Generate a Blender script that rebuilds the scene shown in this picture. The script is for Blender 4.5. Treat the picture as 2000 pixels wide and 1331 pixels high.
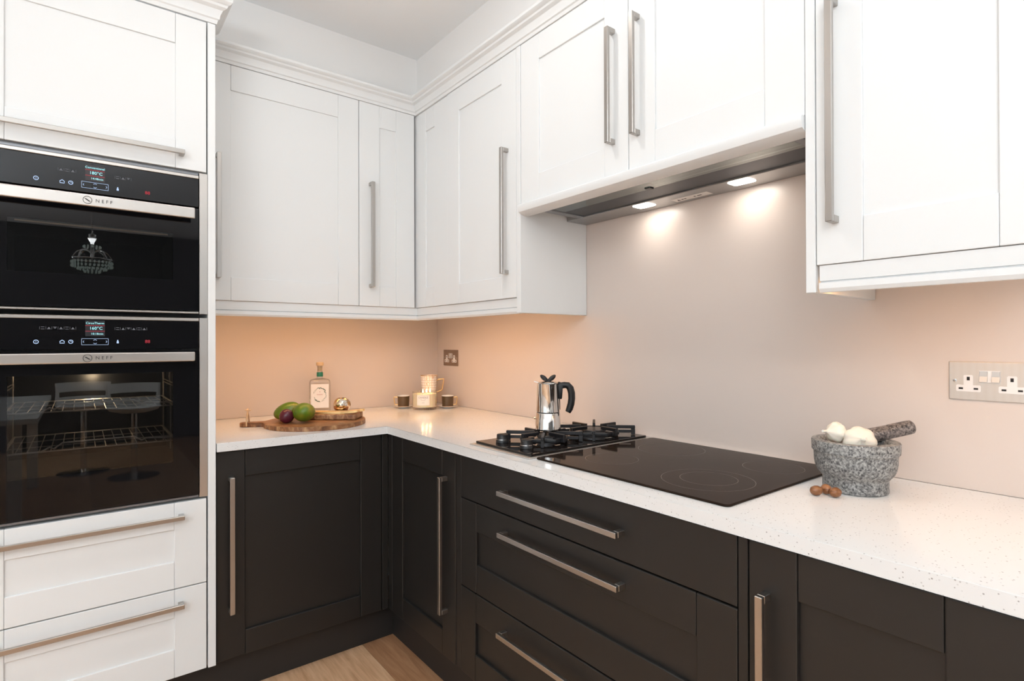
import bpy, bmesh, math, random
from mathutils import Vector, Matrix
random.seed(7)
PI = math.pi
for o in list(bpy.data.objects):
    bpy.data.objects.remove(o)
SC = bpy.context.scene
COL = SC.collection

# ---------------------------------------------------------------- camera, world, lights, exposure
cam = bpy.data.cameras.new('camera')
cam.sensor_fit = 'HORIZONTAL'
cam.sensor_width = 36.0
cam.lens = 1080.03 * 36.0 / 2000.0
cam.clip_start = 0.02
CAM = bpy.data.objects.new('camera', cam)
COL.objects.link(CAM)
_yaw, _pit, _rol = 0.66283, 0.003537, -0.002862
_r = Vector((math.cos(_yaw), -math.sin(_yaw), 0))
_f = Vector((math.sin(_yaw), math.cos(_yaw), 0))
_u = Vector((0, 0, 1))
_f2 = _f * math.cos(_pit) + _u * math.sin(_pit)
_u2 = -_f * math.sin(_pit) + _u * math.cos(_pit)
_r3 = _r * math.cos(_rol) + _u2 * math.sin(_rol)
_u3 = -_r * math.sin(_rol) + _u2 * math.cos(_rol)
CAM.matrix_world = Matrix(((_r3.x, _u3.x, -_f2.x, -1.59506), (_r3.y, _u3.y, -_f2.y, -2.73002),
                           (_r3.z, _u3.z, -_f2.z, 1.23818), (0, 0, 0, 1)))
SC.camera = CAM

W = bpy.data.worlds.new('world')
SC.world = W
W.use_nodes = True
_bg = W.node_tree.nodes['Background']
_bg.inputs[0].default_value = (0.85, 0.92, 1.0, 1)
_bg.inputs[1].default_value = 1.2

SC.view_settings.view_transform = 'Standard'
SC.view_settings.look = 'None'
SC.view_settings.gamma = 1.0
SC.view_settings.use_curve_mapping = False
SC.view_settings.exposure = -0.37

ZC = 2.6266           # ceiling
RX, RY = -4.5, -7.0   # extent of the room behind the camera


def area(name, loc, target, sx, sy, power, color=(1, 1, 1), spread=PI):
    l = bpy.data.lights.new(name, 'AREA')
    l.shape = 'RECTANGLE'
    l.size, l.size_y = sx, sy
    l.energy = power
    l.color = color
    l.spread = spread
    o = bpy.data.objects.new(name, l)
    COL.objects.link(o)
    o.location = loc
    d = Vector(target) - Vector(loc)
    o.rotation_euler = d.to_track_quat('-Z', 'Y').to_euler()
    return o


# fill lamps at two unseen windows, put in to light fronts and ceiling
area('window_fill', (RX + 0.03, -3.0, 1.45), (0, -3.0, 1.45), 3.0, 1.9, 15, (0.83, 0.93, 1.0))
area('window_fill', (-0.03, -5.0, 1.45), (-4.0, -5.0, 1.45), 2.6, 1.9, 27, (0.83, 0.93, 1.0))
# ceiling downlights
DOWN = [(-0.95, -1.40), (-1.55, -1.45), (-2.9, -1.45), (-1.55, -2.9), (-2.9, -2.9), (-2.9, -4.6)]
for k, (x, y) in enumerate(DOWN):
    l = bpy.data.lights.new('downlight', 'AREA')
    l.shape = 'DISK'
    l.size = 0.07
    l.energy = 5.0 if k == 0 else 1.8  # first one is added to brighten the worktop corner
    l.color = (1.0, 0.98, 0.95)
    o = bpy.data.objects.new('downlight', l)
    COL.objects.link(o)
    o.location = (x, y, ZC - 0.012)
# glow thrown up to the ceiling by the chandelier behind the camera
CHX, CHY, CHZ = -1.527, -3.60, 1.90
# unseen fill lamp added to brighten the ceiling, aimed straight up
o = area('ceiling_fill', (-3.40, -4.40, 1.30), (-3.40, -4.40, 3.0), 1.2, 1.2, 222, (0.87, 0.945, 1.0))
o.rotation_euler = (PI, 0, 0)
l = bpy.data.lights.new('chandelier_light', 'AREA')
l.shape = 'DISK'
l.size = 0.22
l.energy = 12
l.color = (0.90, 0.96, 1.0)
o = bpy.data.objects.new('chandelier_light', l)
COL.objects.link(o)
o.location = (CHX, CHY, CHZ + 0.06)
o.rotation_euler = (PI, 0, 0)
# warm strips under the wall cabinets
WARM = (1.0, 0.50, 0.17)
for (x, y, sx, sy, p) in ((-0.78, -0.338, 0.86, 0.012, 2.4), (-0.292, -0.76, 0.012, 0.74, 1.9), (-0.292, -2.40, 0.012, 0.38, 0.95)):
    o = area('under_cabinet_light', (x, y, 1.385), (x, y, 0.9), sx, sy, p, WARM, math.radians(165))
    o.rotation_euler = (0, 0, 0)

# ---------------------------------------------------------------- materials


def mat(name, color=(0.8, 0.8, 0.8), rough=0.5, metal=0.0, **kw):
    m = bpy.data.materials.new(name)
    m.use_nodes = True
    b = m.node_tree.nodes['Principled BSDF']
    b.inputs['Base Color'].default_value = (*color, 1)
    b.inputs['Roughness'].default_value = rough
    b.inputs['Metallic'].default_value = metal
    for k, v in kw.items():
        b.inputs[k.replace('_', ' ')].default_value = v
    return m


def nodes(m):
    nt = m.node_tree
    return nt, nt.nodes, nt.links, nt.nodes['Principled BSDF']


def ramp(nt, stops):
    r = nt.nodes.new('ShaderNodeValToRGB')
    e = r.color_ramp.elements
    while len(e) < len(stops):
        e.new(0.5)
    for i, (p, c) in enumerate(stops):
        e[i].position = p
        e[i].color = (*c, 1)
    return r


def coords(nt, kind='Object', scale=(1, 1, 1), rot=(0, 0, 0)):
    tc = nt.nodes.new('ShaderNodeTexCoord')
    mp = nt.nodes.new('ShaderNodeMapping')
    mp.inputs['Scale'].default_value = scale
    mp.inputs['Rotation'].default_value = rot
    nt.links.new(tc.outputs[kind], mp.inputs['Vector'])
    return mp.outputs[0]


def emis(name, color, strength):
    m = mat(name, (0, 0, 0), 0.6)
    b = m.node_tree.nodes['Principled BSDF']
    b.inputs['Emission Color'].default_value = (*color, 1)
    b.inputs['Emission Strength'].default_value = strength
    return m


def fine_bump(m, scale, strength, dist=0.001):
    nt, N, L, b = nodes(m)
    n = N.new('ShaderNodeTexNoise')
    n.inputs['Scale'].default_value = scale
    L.new(coords(nt), n.inputs['Vector'])
    bp = N.new('ShaderNodeBump')
    bp.inputs['Strength'].default_value = strength
    bp.inputs['Distance'].default_value = dist
    L.new(n.outputs[0], bp.inputs['Height'])
    L.new(bp.outputs[0], b.inputs['Normal'])


M = {}
M['white'] = mat('white_painted_wood', (0.80, 0.81, 0.81), 0.45)
M['dark'] = mat('charcoal_painted_wood', (0.0125, 0.0112, 0.0102), 0.45)
M['plinth'] = mat('charcoal_plinth', (0.020, 0.018, 0.017), 0.5)
M['wall'] = mat('wall_paint', (0.88, 0.86, 0.84), 0.7)
M['feature'] = mat('darkened_back_wall', (0.07, 0.068, 0.066), 0.7)  # wall colour darkened to keep reflections in the oven glass dim
M['ceiling'] = mat('ceiling_paint', (0.955, 0.965, 0.97), 0.7)
M['carcass'] = mat('cabinet_board', (0.7, 0.7, 0.69), 0.5)
M['splash'] = mat('greige_splashback', (0.69, 0.60, 0.545), 0.32)
M['black_glass'] = mat('black_glass', (0.005, 0.005, 0.006), 0.03, IOR=1.38)
M['hob_glass'] = mat('hob_glass', (0.012, 0.009, 0.008), 0.035)
M['black'] = mat('black_enamel', (0.012, 0.012, 0.013), 0.35)
M['plastic'] = mat('black_plastic', (0.008, 0.008, 0.009), 0.42)
M['iron'] = mat('cast_iron', (0.007, 0.007, 0.009), 0.45)
fine_bump(M['iron'], 900, 0.15)
M['chrome'] = mat('polished_steel', (0.72, 0.70, 0.68), 0.07, 1.0)
M['steel_dark'] = mat('grey_steel', (0.24, 0.25, 0.27), 0.35, 0.7)
M['slot'] = mat('dark_hole', (0.01, 0.008, 0.008), 0.6)
M['plate_shaded'] = mat('shaded_brushed_plate', (0.36, 0.27, 0.21), 0.42, 0.9)  # same brushed plate with the dim corner's shade put into its colour
M['socket_white'] = mat('white_socket_plastic', (0.82, 0.80, 0.79), 0.35)
M['ring'] = mat('hob_ring_print', (0.14, 0.115, 0.095), 0.3)
M['burner'] = mat('burner_cap', (0.05, 0.045, 0.043), 0.4)
M['gold'] = mat('brushed_gold', (0.90, 0.64, 0.30), 0.38, 0.85)
M['gold_print'] = mat('gold_lustre', (0.75, 0.53, 0.33), 0.3, 0.8)
M['china'] = mat('white_china', (0.87, 0.85, 0.82), 0.2)
M['cup_glaze'] = mat('bronze_glaze', (0.125, 0.082, 0.045), 0.35, 0.3)
M['leather'] = mat('tan_leather', (0.72, 0.50, 0.31), 0.6)
M['cork'] = mat('cork', (0.62, 0.45, 0.28), 0.8)
M['green_band'] = mat('green_foil', (0.02, 0.19, 0.12), 0.35)
M['paper'] = mat('paper_label', (0.84, 0.80, 0.76), 0.6)
M['ink'] = mat('green_ink', (0.16, 0.22, 0.17), 0.6)
M['ink_grey'] = mat('grey_ink', (0.35, 0.33, 0.36), 0.6)
M['ink_pink'] = mat('pink_ink', (0.55, 0.33, 0.30), 0.6)
M['ink_dark'] = mat('dark_ink', (0.03, 0.028, 0.028), 0.5)
M['flame'] = emis('candle_flame', (1.0, 0.72, 0.30), 14)
M['led'] = emis('led_panel', (1.0, 0.95, 0.88), 26)
M['print_white'] = emis('white_print', (0.55, 0.72, 1.0), 1.3)
M['print_dim'] = emis('dim_print', (0.5, 0.5, 0.55), 0.42)
M['print_cyan'] = emis('cyan_print', (0.45, 0.95, 1.0), 1.6)
M['print_red'] = emis('red_print', (0.75, 0.03, 0.06), 0.9)
M['display'] = emis('display_glow', (0.10, 0.085, 0.09), 0.6)
M['display_dark'] = emis('dim_display_glow', (0.02, 0.03, 0.05), 0.3)
M['filament'] = emis('lit_bulb', (1.0, 0.85, 0.6), 30)
M['garlic'] = mat('garlic_skin', (0.80, 0.75, 0.66), 0.42, Subsurface_Weight=0.15)
M['garlic_root'] = mat('garlic_root', (0.55, 0.42, 0.26), 0.8)
M['plum'] = mat('plum_skin', (0.085, 0.006, 0.020), 0.25)
M['seat'] = mat('white_moulded_seat', (0.75, 0.75, 0.73), 0.3)

# brushed steel
m = M['steel'] = mat('brushed_steel', (0.60, 0.565, 0.53), 0.30, 1.0)
nt, N, L, b = nodes(m)
n = N.new('ShaderNodeTexNoise')
n.inputs['Scale'].default_value = 60
L.new(coords(nt, 'Object', (0.6, 0.6, 18)), n.inputs['Vector'])
r = ramp(nt, [(0.3, (0.29, 0.29, 0.29)), (0.7, (0.34, 0.34, 0.34))])
L.new(n.outputs[0], r.inputs[0])
L.new(r.outputs[0], b.inputs['Roughness'])

M['handle_steel'] = mat('handle_steel', (0.46, 0.435, 0.41), 0.32, 1.0)
M['bar_steel'] = mat('lamp_bar_steel', (0.40, 0.40, 0.40), 0.42, 1.0)
M['satin'] = mat('satin_steel', (0.72, 0.70, 0.67), 0.42, 1.0)
M['wire'] = mat('rack_wire', (0.75, 0.68, 0.58), 0.35, 0.75)
M['induction'] = mat('induction_glass', (0.022, 0.0135, 0.0095), 0.05, IOR=1.10)
M['filter'] = mat('dark_filter_mesh', (0.05, 0.054, 0.062), 0.4, 0.5)
# brushed socket plate with wavy sheen
m = M['plate'] = mat('brushed_plate', (0.66, 0.61, 0.56), 0.34, 1.0)
nt, N, L, b = nodes(m)
wv = N.new('ShaderNodeTexWave')
wv.bands_direction = 'Y'
wv.inputs['Scale'].default_value = 22
wv.inputs['Distortion'].default_value = 2.0
wv.inputs['Detail Scale'].default_value = 0.6
L.new(coords(nt, 'Object', (1, 1, 0.35)), wv.inputs['Vector'])
r = ramp(nt, [(0.0, (0.44, 0.44, 0.44)), (1.0, (0.54, 0.54, 0.54))])
L.new(wv.outputs['Fac'], r.inputs[0])
L.new(r.outputs[0], b.inputs['Roughness'])

# quartz worktop: white with small grey flecks
m = M['quartz'] = mat('white_quartz', (0.785, 0.785, 0.78), 0.14)
nt, N, L, b = nodes(m)
v = N.new('ShaderNodeTexVoronoi')
v.inputs['Scale'].default_value = 190
L.new(coords(nt), v.inputs['Vector'])
r = ramp(nt, [(0.0, (1, 1, 1)), (0.20, (1, 1, 1)), (0.30, (0, 0, 0))])
L.new(v.outputs['Distance'], r.inputs[0])
sep = N.new('ShaderNodeSeparateColor')
L.new(v.outputs['Color'], sep.inputs[0])
gt = N.new('ShaderNodeMath')
gt.operation = 'GREATER_THAN'
gt.inputs[1].default_value = 0.72
L.new(sep.outputs[0], gt.inputs[0])
mu = N.new('ShaderNodeMath')
mu.operation = 'MULTIPLY'
L.new(r.outputs[0], mu.inputs[0])
L.new(gt.outputs[0], mu.inputs[1])
mu2 = N.new('ShaderNodeMath')
mu2.operation = 'MULTIPLY'
L.new(mu.outputs[0], mu2.inputs[0])
L.new(sep.outputs[1], mu2.inputs[1])
mx = N.new('ShaderNodeMix')
mx.data_type = 'RGBA'
mx.inputs[6].default_value = (0.785, 0.785, 0.78, 1)
mx.inputs[7].default_value = (0.34, 0.32, 0.31, 1)
L.new(mu2.outputs[0], mx.inputs[0])
L.new(mx.outputs[2], b.inputs['Base Color'])


def wood(name, c1, c2, c3, scale, axis_scale, rough=0.45, rand=0.25):
    m = mat(name, c1, rough)
    nt, N, L, b = nodes(m)
    oi = N.new('ShaderNodeObjectInfo')
    tc = N.new('ShaderNodeTexCoord')
    ad = N.new('ShaderNodeVectorMath')
    ad.operation = 'ADD'
    L.new(tc.outputs['Object'], ad.inputs[0])
    mulv = N.new('ShaderNodeVectorMath')
    mulv.operation = 'SCALE'
    mulv.inputs[0].default_value = (13.1, 7.7, 3.3)
    L.new(oi.outputs['Random'], mulv.inputs['Scale'])
    L.new(mulv.outputs[0], ad.inputs[1])
    mp = N.new('ShaderNodeMapping')
    mp.inputs['Scale'].default_value = axis_scale
    L.new(ad.outputs[0], mp.inputs['Vector'])
    n = N.new('ShaderNodeTexNoise')
    n.inputs['Scale'].default_value = scale
    n.inputs['Detail'].default_value = 6
    n.inputs['Roughness'].default_value = 0.6
    n.inputs['Distortion'].default_value = 0.8
    L.new(mp.outputs[0], n.inputs['Vector'])
    r = ramp(nt, [(0.3, c1), (0.5, c2), (0.72, c3)])
    L.new(n.outputs[0], r.inputs[0])
    hv = N.new('ShaderNodeHueSaturation')
    L.new(r.outputs[0], hv.inputs['Color'])
    mr = N.new('ShaderNodeMapRange')
    mr.inputs['To Min'].default_value = 1 - rand
    mr.inputs['To Max'].default_value = 1 + rand
    L.new(oi.outputs['Random'], mr.inputs['Value'])
    L.new(mr.outputs[0], hv.inputs['Value'])
    L.new(hv.outputs[0], b.inputs['Base Color'])
    return m


M['oak'] = wood('oak_floor', (0.54, 0.295, 0.155), (0.68, 0.41, 0.235), (0.78, 0.51, 0.32), 9, (6, 0.55, 1), 0.4, 0.16)
M['oak_brown'] = wood('oak_floor_brown', (0.36, 0.165, 0.078), (0.46, 0.235, 0.118), (0.55, 0.31, 0.17), 9, (6, 0.55, 1), 0.4, 0.1)
M['acacia'] = wood('acacia_wood', (0.085, 0.030, 0.012), (0.22, 0.092, 0.036), (0.50, 0.29, 0.14), 11, (1.3, 6.0, 2), 0.4, 0.15)
M['nut'] = wood('nut_shell', (0.13, 0.045, 0.015), (0.24, 0.095, 0.035), (0.36, 0.16, 0.07), 40, (1, 1, 4), 0.35, 0.1)


def granite(name, scale, lo, hi):
    m = mat(name, hi, 0.5)
    nt, N, L, b = nodes(m)
    n = N.new('ShaderNodeTexNoise')
    n.inputs['Scale'].default_value = scale
    n.inputs['Detail'].default_value = 4
    n.inputs['Roughness'].default_value = 0.7
    L.new(coords(nt), n.inputs['Vector'])
    n2 = N.new('ShaderNodeTexVoronoi')
    n2.inputs['Scale'].default_value = scale * 1.1
    L.new(coords(nt), n2.inputs['Vector'])
    sp = N.new('ShaderNodeSeparateColor')
    L.new(n2.outputs['Color'], sp.inputs[0])
    mx = N.new('ShaderNodeMath')
    mx.operation = 'MULTIPLY_ADD'
    mx.inputs[1].default_value = 0.22
    L.new(sp.outputs[0], mx.inputs[0])
    L.new(n.outputs[0], mx.inputs[2])
    r = ramp(nt, [(0.42, lo), (0.58, tuple((a + c) / 2 for a, c in zip(lo, hi))), (0.74, hi), (0.86, tuple(min(1, c * 1.35) for c in hi))])
    L.new(mx.outputs[0], r.inputs[0])
    L.new(r.outputs[0], b.inputs['Base Color'])
    bp = N.new('ShaderNodeBump')
    bp.inputs['Strength'].default_value = 0.3
    bp.inputs['Distance'].default_value = 0.001
    L.new(n.outputs[0], bp.inputs['Height'])
    L.new(bp.outputs[0], b.inputs['Normal'])
    return m


M['granite'] = granite('grey_granite', 215, (0.035, 0.036, 0.040), (0.36, 0.355, 0.34))
M['granite_dark'] = granite('dark_granite', 215, (0.012, 0.011, 0.013), (0.24, 0.205, 0.19))

# mango skin
m = M['mango'] = mat('mango_skin', (0.1, 0.17, 0.01), 0.3)
nt, N, L, b = nodes(m)
n = N.new('ShaderNodeTexNoise')
n.inputs['Scale'].default_value = 16
n.inputs['Detail'].default_value = 3
L.new(coords(nt, 'Object'), n.inputs['Vector'])
r = ramp(nt, [(0.32, (0.055, 0.12, 0.006)), (0.52, (0.11, 0.19, 0.010)), (0.70, (0.26, 0.22, 0.02)), (0.85, (0.30, 0.12, 0.02))])
L.new(n.outputs[0], r.inputs[0])
L.new(r.outputs[0], b.inputs['Base Color'])


def glass(name, tint=(1, 1, 1), rough=0.0, base=0.06, edge=0.8):
    """thin clear pane: mostly see-through, mirrors at grazing angles"""
    m = bpy.data.materials.new(name)
    m.use_nodes = True
    nt = m.node_tree
    N, L = nt.nodes, nt.links
    N.remove(N['Principled BSDF'])
    out = N['Material Output']
    tr = N.new('ShaderNodeBsdfTransparent')
    tr.inputs[0].default_value = (*tint, 1)
    gl = N.new('ShaderNodeBsdfGlossy')
    gl.inputs['Roughness'].default_value = rough
    fr = N.new('ShaderNodeLayerWeight')
    fr.inputs['Blend'].default_value = 0.35
    mr = N.new('ShaderNodeMapRange')
    mr.inputs['To Min'].default_value = base
    mr.inputs['To Max'].default_value = edge
    L.new(fr.outputs['Fresnel'], mr.inputs['Value'])
    mx = N.new('ShaderNodeMixShader')
    L.new(mr.outputs[0], mx.inputs[0])
    L.new(tr.outputs[0], mx.inputs[1])
    L.new(gl.outputs[0], mx.inputs[2])
    L.new(mx.outputs[0], out.inputs[0])
    return m


M['pane'] = glass('window_glass', (0.97, 0.98, 0.98))
M['oven_pane'] = glass('oven_window_glass', (0.5, 0.5, 0.51), 0.0, 0.028, 0.5)
M['bottle_glass'] = glass('bottle_glass', (0.97, 0.97, 0.96), 0.02, 0.04, 0.6)
M['candle_glass'] = glass('candle_glass', (0.99, 0.985, 0.97), 0.02, 0.015, 0.3)
M['visor'] = glass('visor_glass', (0.62, 0.74, 0.72), 0.05, 0.22, 0.8)
M['wax'] = mat('cream_wax', (0.93, 0.83, 0.62), 0.5, Subsurface_Weight=0.4)
b = M['wax'].node_tree.nodes['Principled BSDF']
b.inputs['Subsurface Radius'].default_value = (0.03, 0.018, 0.008)
# mercury-glass votive: gold and silver, dimpled
m = M['mercury'] = mat('mercury_glass', (0.85, 0.70, 0.5), 0.12, 1.0)
nt, N, L, b = nodes(m)
n = N.new('ShaderNodeTexNoise')
n.inputs['Scale'].default_value = 45
L.new(coords(nt), n.inputs['Vector'])
r = ramp(nt, [(0.40, (0.62, 0.40, 0.17)), (0.55, (0.85, 0.76, 0.64)), (0.7, (0.9, 0.86, 0.8))])
L.new(n.outputs[0], r.inputs[0])
L.new(r.outputs[0], b.inputs['Base Color'])
v = N.new('ShaderNodeTexVoronoi')
v.inputs['Scale'].default_value = 70
L.new(coords(nt), v.inputs['Vector'])
bp = N.new('ShaderNodeBump')
bp.inputs['Strength'].default_value = 0.5
bp.inputs['Distance'].default_value = 0.003
L.new(v.outputs['Distance'], bp.inputs['Height'])
L.new(bp.outputs[0], b.inputs['Normal'])
# patterned tall mug: white with a fine pink-gold lattice
m = M['mug'] = mat('patterned_china', (0.82, 0.77, 0.72), 0.25)
nt, N, L, b = nodes(m)
tc = N.new('ShaderNodeTexCoord')
v = N.new('ShaderNodeTexVoronoi')
v.feature = 'DISTANCE_TO_EDGE'
v.inputs['Scale'].default_value = 75
v.inputs['Randomness'].default_value = 0.25
L.new(tc.outputs['Object'], v.inputs['Vector'])
r = ramp(nt, [(0.0, (0.66, 0.47, 0.36)), (0.06, (0.66, 0.47, 0.36)), (0.11, (0.88, 0.85, 0.82))])
L.new(v.outputs['Distance'], r.inputs[0])
L.new(r.outputs[0], b.inputs['Base Color'])

# ---------------------------------------------------------------- building helpers
ORG = {}


class MB:
    """collects simple shapes, given in world coordinates, into one mesh"""

    def __init__(self):
        self.bm = bmesh.new()
        self.round = False

    def box(self, x0, x1, y0, y1, z0, z1, bev=0.0, seg=2, rot=None):
        x0, x1 = min(x0, x1), max(x0, x1)
        y0, y1 = min(y0, y1), max(y0, y1)
        z0, z1 = min(z0, z1), max(z0, z1)
        bm = self.bm
        c = [(x, y, z) for x in (x0, x1) for y in (y0, y1) for z in (z0, z1)]
        vs = [bm.verts.new(p) for p in c]
        fs = [bm.faces.new([vs[i] for i in q]) for q in
              ((0, 1, 3, 2), (4, 6, 7, 5), (0, 4, 5, 1), (2, 3, 7, 6), (0, 2, 6, 4), (1, 5, 7, 3))]
        if rot:
            bmesh.ops.transform(bm, matrix=rot, verts=vs)
        if bev > 0:
            es = {e for f in fs for e in f.edges}
            bmesh.ops.bevel(bm, geom=list(es), offset=bev, segments=seg, affect='EDGES', profile=0.5)
        return self

    def prism(self, poly, place, bev=0.0, seg=2):
        """poly: list of (a, b); place: two functions (a, b) -> xyz for the two ends"""
        bm = self.bm
        n = len(poly)
        A = [bm.verts.new(place[0](a, c)) for a, c in poly]
        B = [bm.verts.new(place[1](a, c)) for a, c in poly]
        fs = [bm.faces.new(A[::-1]), bm.faces.new(B)]
        for i in range(n):
            fs.append(bm.faces.new([A[i], A[(i + 1) % n], B[(i + 1) % n], B[i]]))
        if bev > 0:
            es = {e for f in fs[:2] for e in f.edges}
            bmesh.ops.bevel(bm, geom=list(es), offset=bev, segments=seg, affect='EDGES', profile=0.5)
        return self

    def tube(self, pts, r, n=8, closed=False, flat=None):
        self.round = True
        bm = self.bm
        P = [Vector(p) for p in pts]
        k = len(P)
        R = r if isinstance(r, (list, tuple)) else [r] * k
        rings = []
        ref = None
        for i in range(k):
            a = P[(i - 1) % k] if (closed or i > 0) else P[i]
            c = P[(i + 1) % k] if (closed or i < k - 1) else P[i]
            t = (c - a).normalized()
            if ref is None:
                ref = Vector((0, 0, 1)) if abs(t.z) < 0.9 else Vector((1, 0, 0))
            s = t.cross(ref).normalized()
            q = s.cross(t).normalized()
            ref = q
            w = flat if flat else 1.0
            rings.append([bm.verts.new(P[i] + (s * math.cos(2 * PI * j / n) * w + q * math.sin(2 * PI * j / n)) * R[i]) for j in range(n)])
        m = k if closed else k - 1
        for i in range(m):
            A, B = rings[i], rings[(i + 1) % k]
            for j in range(n):
                bm.faces.new([A[j], A[(j + 1) % n], B[(j + 1) % n], B[j]])
        if not closed:
            bm.faces.new(rings[0][::-1])
            bm.faces.new(rings[-1])
        return self

    def lathe(self, prof, c=(0, 0, 0), n=32, axis=None, cap=True, wob=None):
        """prof: list of (radius, height)"""
        self.round = True
        bm = self.bm
        c = Vector(c)
        rings = []
        for (r, h) in prof:
            ring = []
            for j in range(n):
                a = 2 * PI * j / n
                k = wob(a, h) if wob else 1.0
                p = Vector((r * k * math.cos(a), r * k * math.sin(a), h))
                if axis:
                    p = axis @ p
                ring.append(bm.verts.new(c + p))
            rings.append(ring)
        for A, B in zip(rings, rings[1:]):
            for j in range(n):
                bm.faces.new([A[j], A[(j + 1) % n], B[(j + 1) % n], B[j]])
        if cap:
            bm.faces.new(rings[0][::-1])
            bm.faces.new(rings[-1])
        return self

    def ball(self, c, r, sc=(1, 1, 1), u=24, v=16):
        self.round = True
        res = bmesh.ops.create_uvsphere(self.bm, u_segments=u, v_segments=v, radius=r)
        bmesh.ops.transform(self.bm, matrix=Matrix.Translation(c) @ Matrix.Diagonal((*sc, 1)), verts=res['verts'])
        return self

    def build(self, name, m, parent=None, loc=None, smooth=None, ang=None):
        bm = self.bm
        if smooth is None:
            smooth = self.round or ang is not None
        ang = ang or 35
        bmesh.ops.recalc_face_normals(bm, faces=bm.faces[:])
        base = Vector(ORG[parent.name]) if parent else Vector(loc or (0, 0, 0))
        if base.length:
            bmesh.ops.translate(bm, verts=bm.verts[:], vec=-base)
        me = bpy.data.meshes.new(name)
        bm.to_mesh(me)
        bm.free()
        me.materials.append(M[m] if isinstance(m, str) else m)
        if smooth:
            me.shade_smooth()
            me.set_sharp_from_angle(angle=math.radians(ang))
        o = bpy.data.objects.new(name, me)
        COL.objects.link(o)
        if parent:
            o.parent = parent
        else:
            o.location = base
        ORG[o.name] = tuple(base)
        return o


def tag(o, label=None, cat=None, group=None, kind=None):
    if label: o['label'] = label
    if cat: o['category'] = cat
    if group: o['group'] = group
    if kind: o['kind'] = kind
    return o


def thing(name, loc, label, cat, group=None):
    o = bpy.data.objects.new(name, None)
    o.empty_display_size = 0.05
    COL.objects.link(o)
    o.location = loc
    ORG[o.name] = tuple(loc)
    return tag(o, label, cat, group)


def text(name, s, size, m, parent, place, extrude=0.0003, align='CENTER'):
    """flat lettering as a mesh; place(a, b, d) maps across / up / out to xyz"""
    cu = bpy.data.curves.new('lettering', 'FONT')
    cu.body = s
    cu.size = size
    cu.align_x = align
    cu.align_y = 'CENTER'
    cu.extrude = extrude
    cu.resolution_u = 3
    t = bpy.data.objects.new('lettering', cu)
    COL.objects.link(t)
    bpy.context.view_layer.update()
    me = bpy.data.meshes.new_from_object(t.evaluated_get(bpy.context.evaluated_depsgraph_get()))
    bpy.data.objects.remove(t)
    bpy.data.curves.remove(cu)
    return me


def put_text(mb, s, size, place, align='CENTER', ext=0.0003):
    me = text('t', s, size, None, None, None, ext, align)
    bm = mb.bm
    vs = [bm.verts.new(place(v.co.x, v.co.y, v.co.z)) for v in me.vertices]
    for p in me.polygons:
        try:
            bm.faces.new([vs[i] for i in p.vertices])
        except ValueError:
            pass
    bpy.data.meshes.remove(me)


def fbox(mb, face, front, u0, u1, d0, d1, z0, z1, bev=0.0, seg=2):
    """box on a cupboard front. face 'L' looks towards -y, 'R' towards -x; d goes into the wall"""
    if face == 'L':
        return mb.box(u0, u1, front + d0, front + d1, z0, z1, bev, seg)
    return mb.box(front + d0, front + d1, u0, u1, z0, z1, bev, seg)


def handle(parent, face, front, u0, u1, z0, z1, steel='handle_steel', off=0.034, sec=0.0145, th=0.011):
    """square D-bar; long axis is the larger of the two ranges"""
    mb = MB()
    vert = abs(z1 - z0) > abs(u1 - u0)
    u0, u1 = min(u0, u1), max(u0, u1)
    fbox(mb, face, front, u0, u1, -off, -off + th, z0, z1, 0.0012, 1)
    if vert:
        for (a, c) in ((z0, z0 + sec), (z1 - sec, z1)):
            fbox(mb, face, front, u0, u1, -off + th, 0.0, a, c, 0.0008, 1)
    else:
        for (a, c) in ((u0, u0 + sec), (u1 - sec, u1)):
            fbox(mb, face, front, a, c, -off + th, 0.0, z0, z1, 0.0008, 1)
    return mb.build('handle', steel, parent)


def shaker(parent, name, face, front, u0, u1, z0, z1, iu0, iu1, iz0, iz1, m, thick=0.02):
    """framed front: recessed panel with stiles and rails as pieces of their own"""
    u0, u1 = min(u0, u1), max(u0, u1)
    iu0, iu1 = min(iu0, iu1), max(iu0, iu1)
    rec, bv = (0.006, 0.0016) if m == 'white' else (0.0105, 0.0026)
    mb = MB()
    fbox(mb, face, front, u0 + 0.004, u1 - 0.004, rec, thick - 0.001, z0 + 0.004, z1 - 0.004)
    d = mb.build(name, m, parent)
    for (a, c) in ((u0, iu0), (iu1, u1)):
        mb = MB()
        fbox(mb, face, front, a, c, 0, thick, z0, z1, bv, 2)
        mb.build('stile', m, d)
    for (a, c) in ((z0, iz0), (iz1, z1)):
        mb = MB()
        fbox(mb, face, front, iu0 + 0.0004, iu1 - 0.0004, 0.0003, thick, a, c, bv, 2)
        mb.build('rail', m, d)
    return d


def slab(parent, name, face, front, u0, u1, z0, z1, m, thick=0.02):
    mb = MB()
    fbox(mb, face, front, u0, u1, 0, thick, z0, z1, 0.0018, 2)
    return mb.build(name, m, parent)


def carcass(parent, face, front, u0, u1, z0, z1, m, back=0.004, d0=0.0205):
    """hollow cupboard body behind the fronts"""
    mb = MB()
    dep = -front - back
    t = 0.018
    u0, u1 = min(u0, u1), max(u0, u1)
    fbox(mb, face, front, u0, u0 + t, d0, dep, z0, z1)
    fbox(mb, face, front, u1 - t, u1, d0, dep, z0, z1)
    fbox(mb, face, front, u0 + t, u1 - t, d0, dep, z0, z0 + t)
    fbox(mb, face, front, u0 + t, u1 - t, d0, dep, z1 - t, z1)
    fbox(mb, face, front, u0 + t, u1 - t, dep - 0.008, dep, z0 + t, z1 - t)
    return mb.build('carcass', m, parent)


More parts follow.
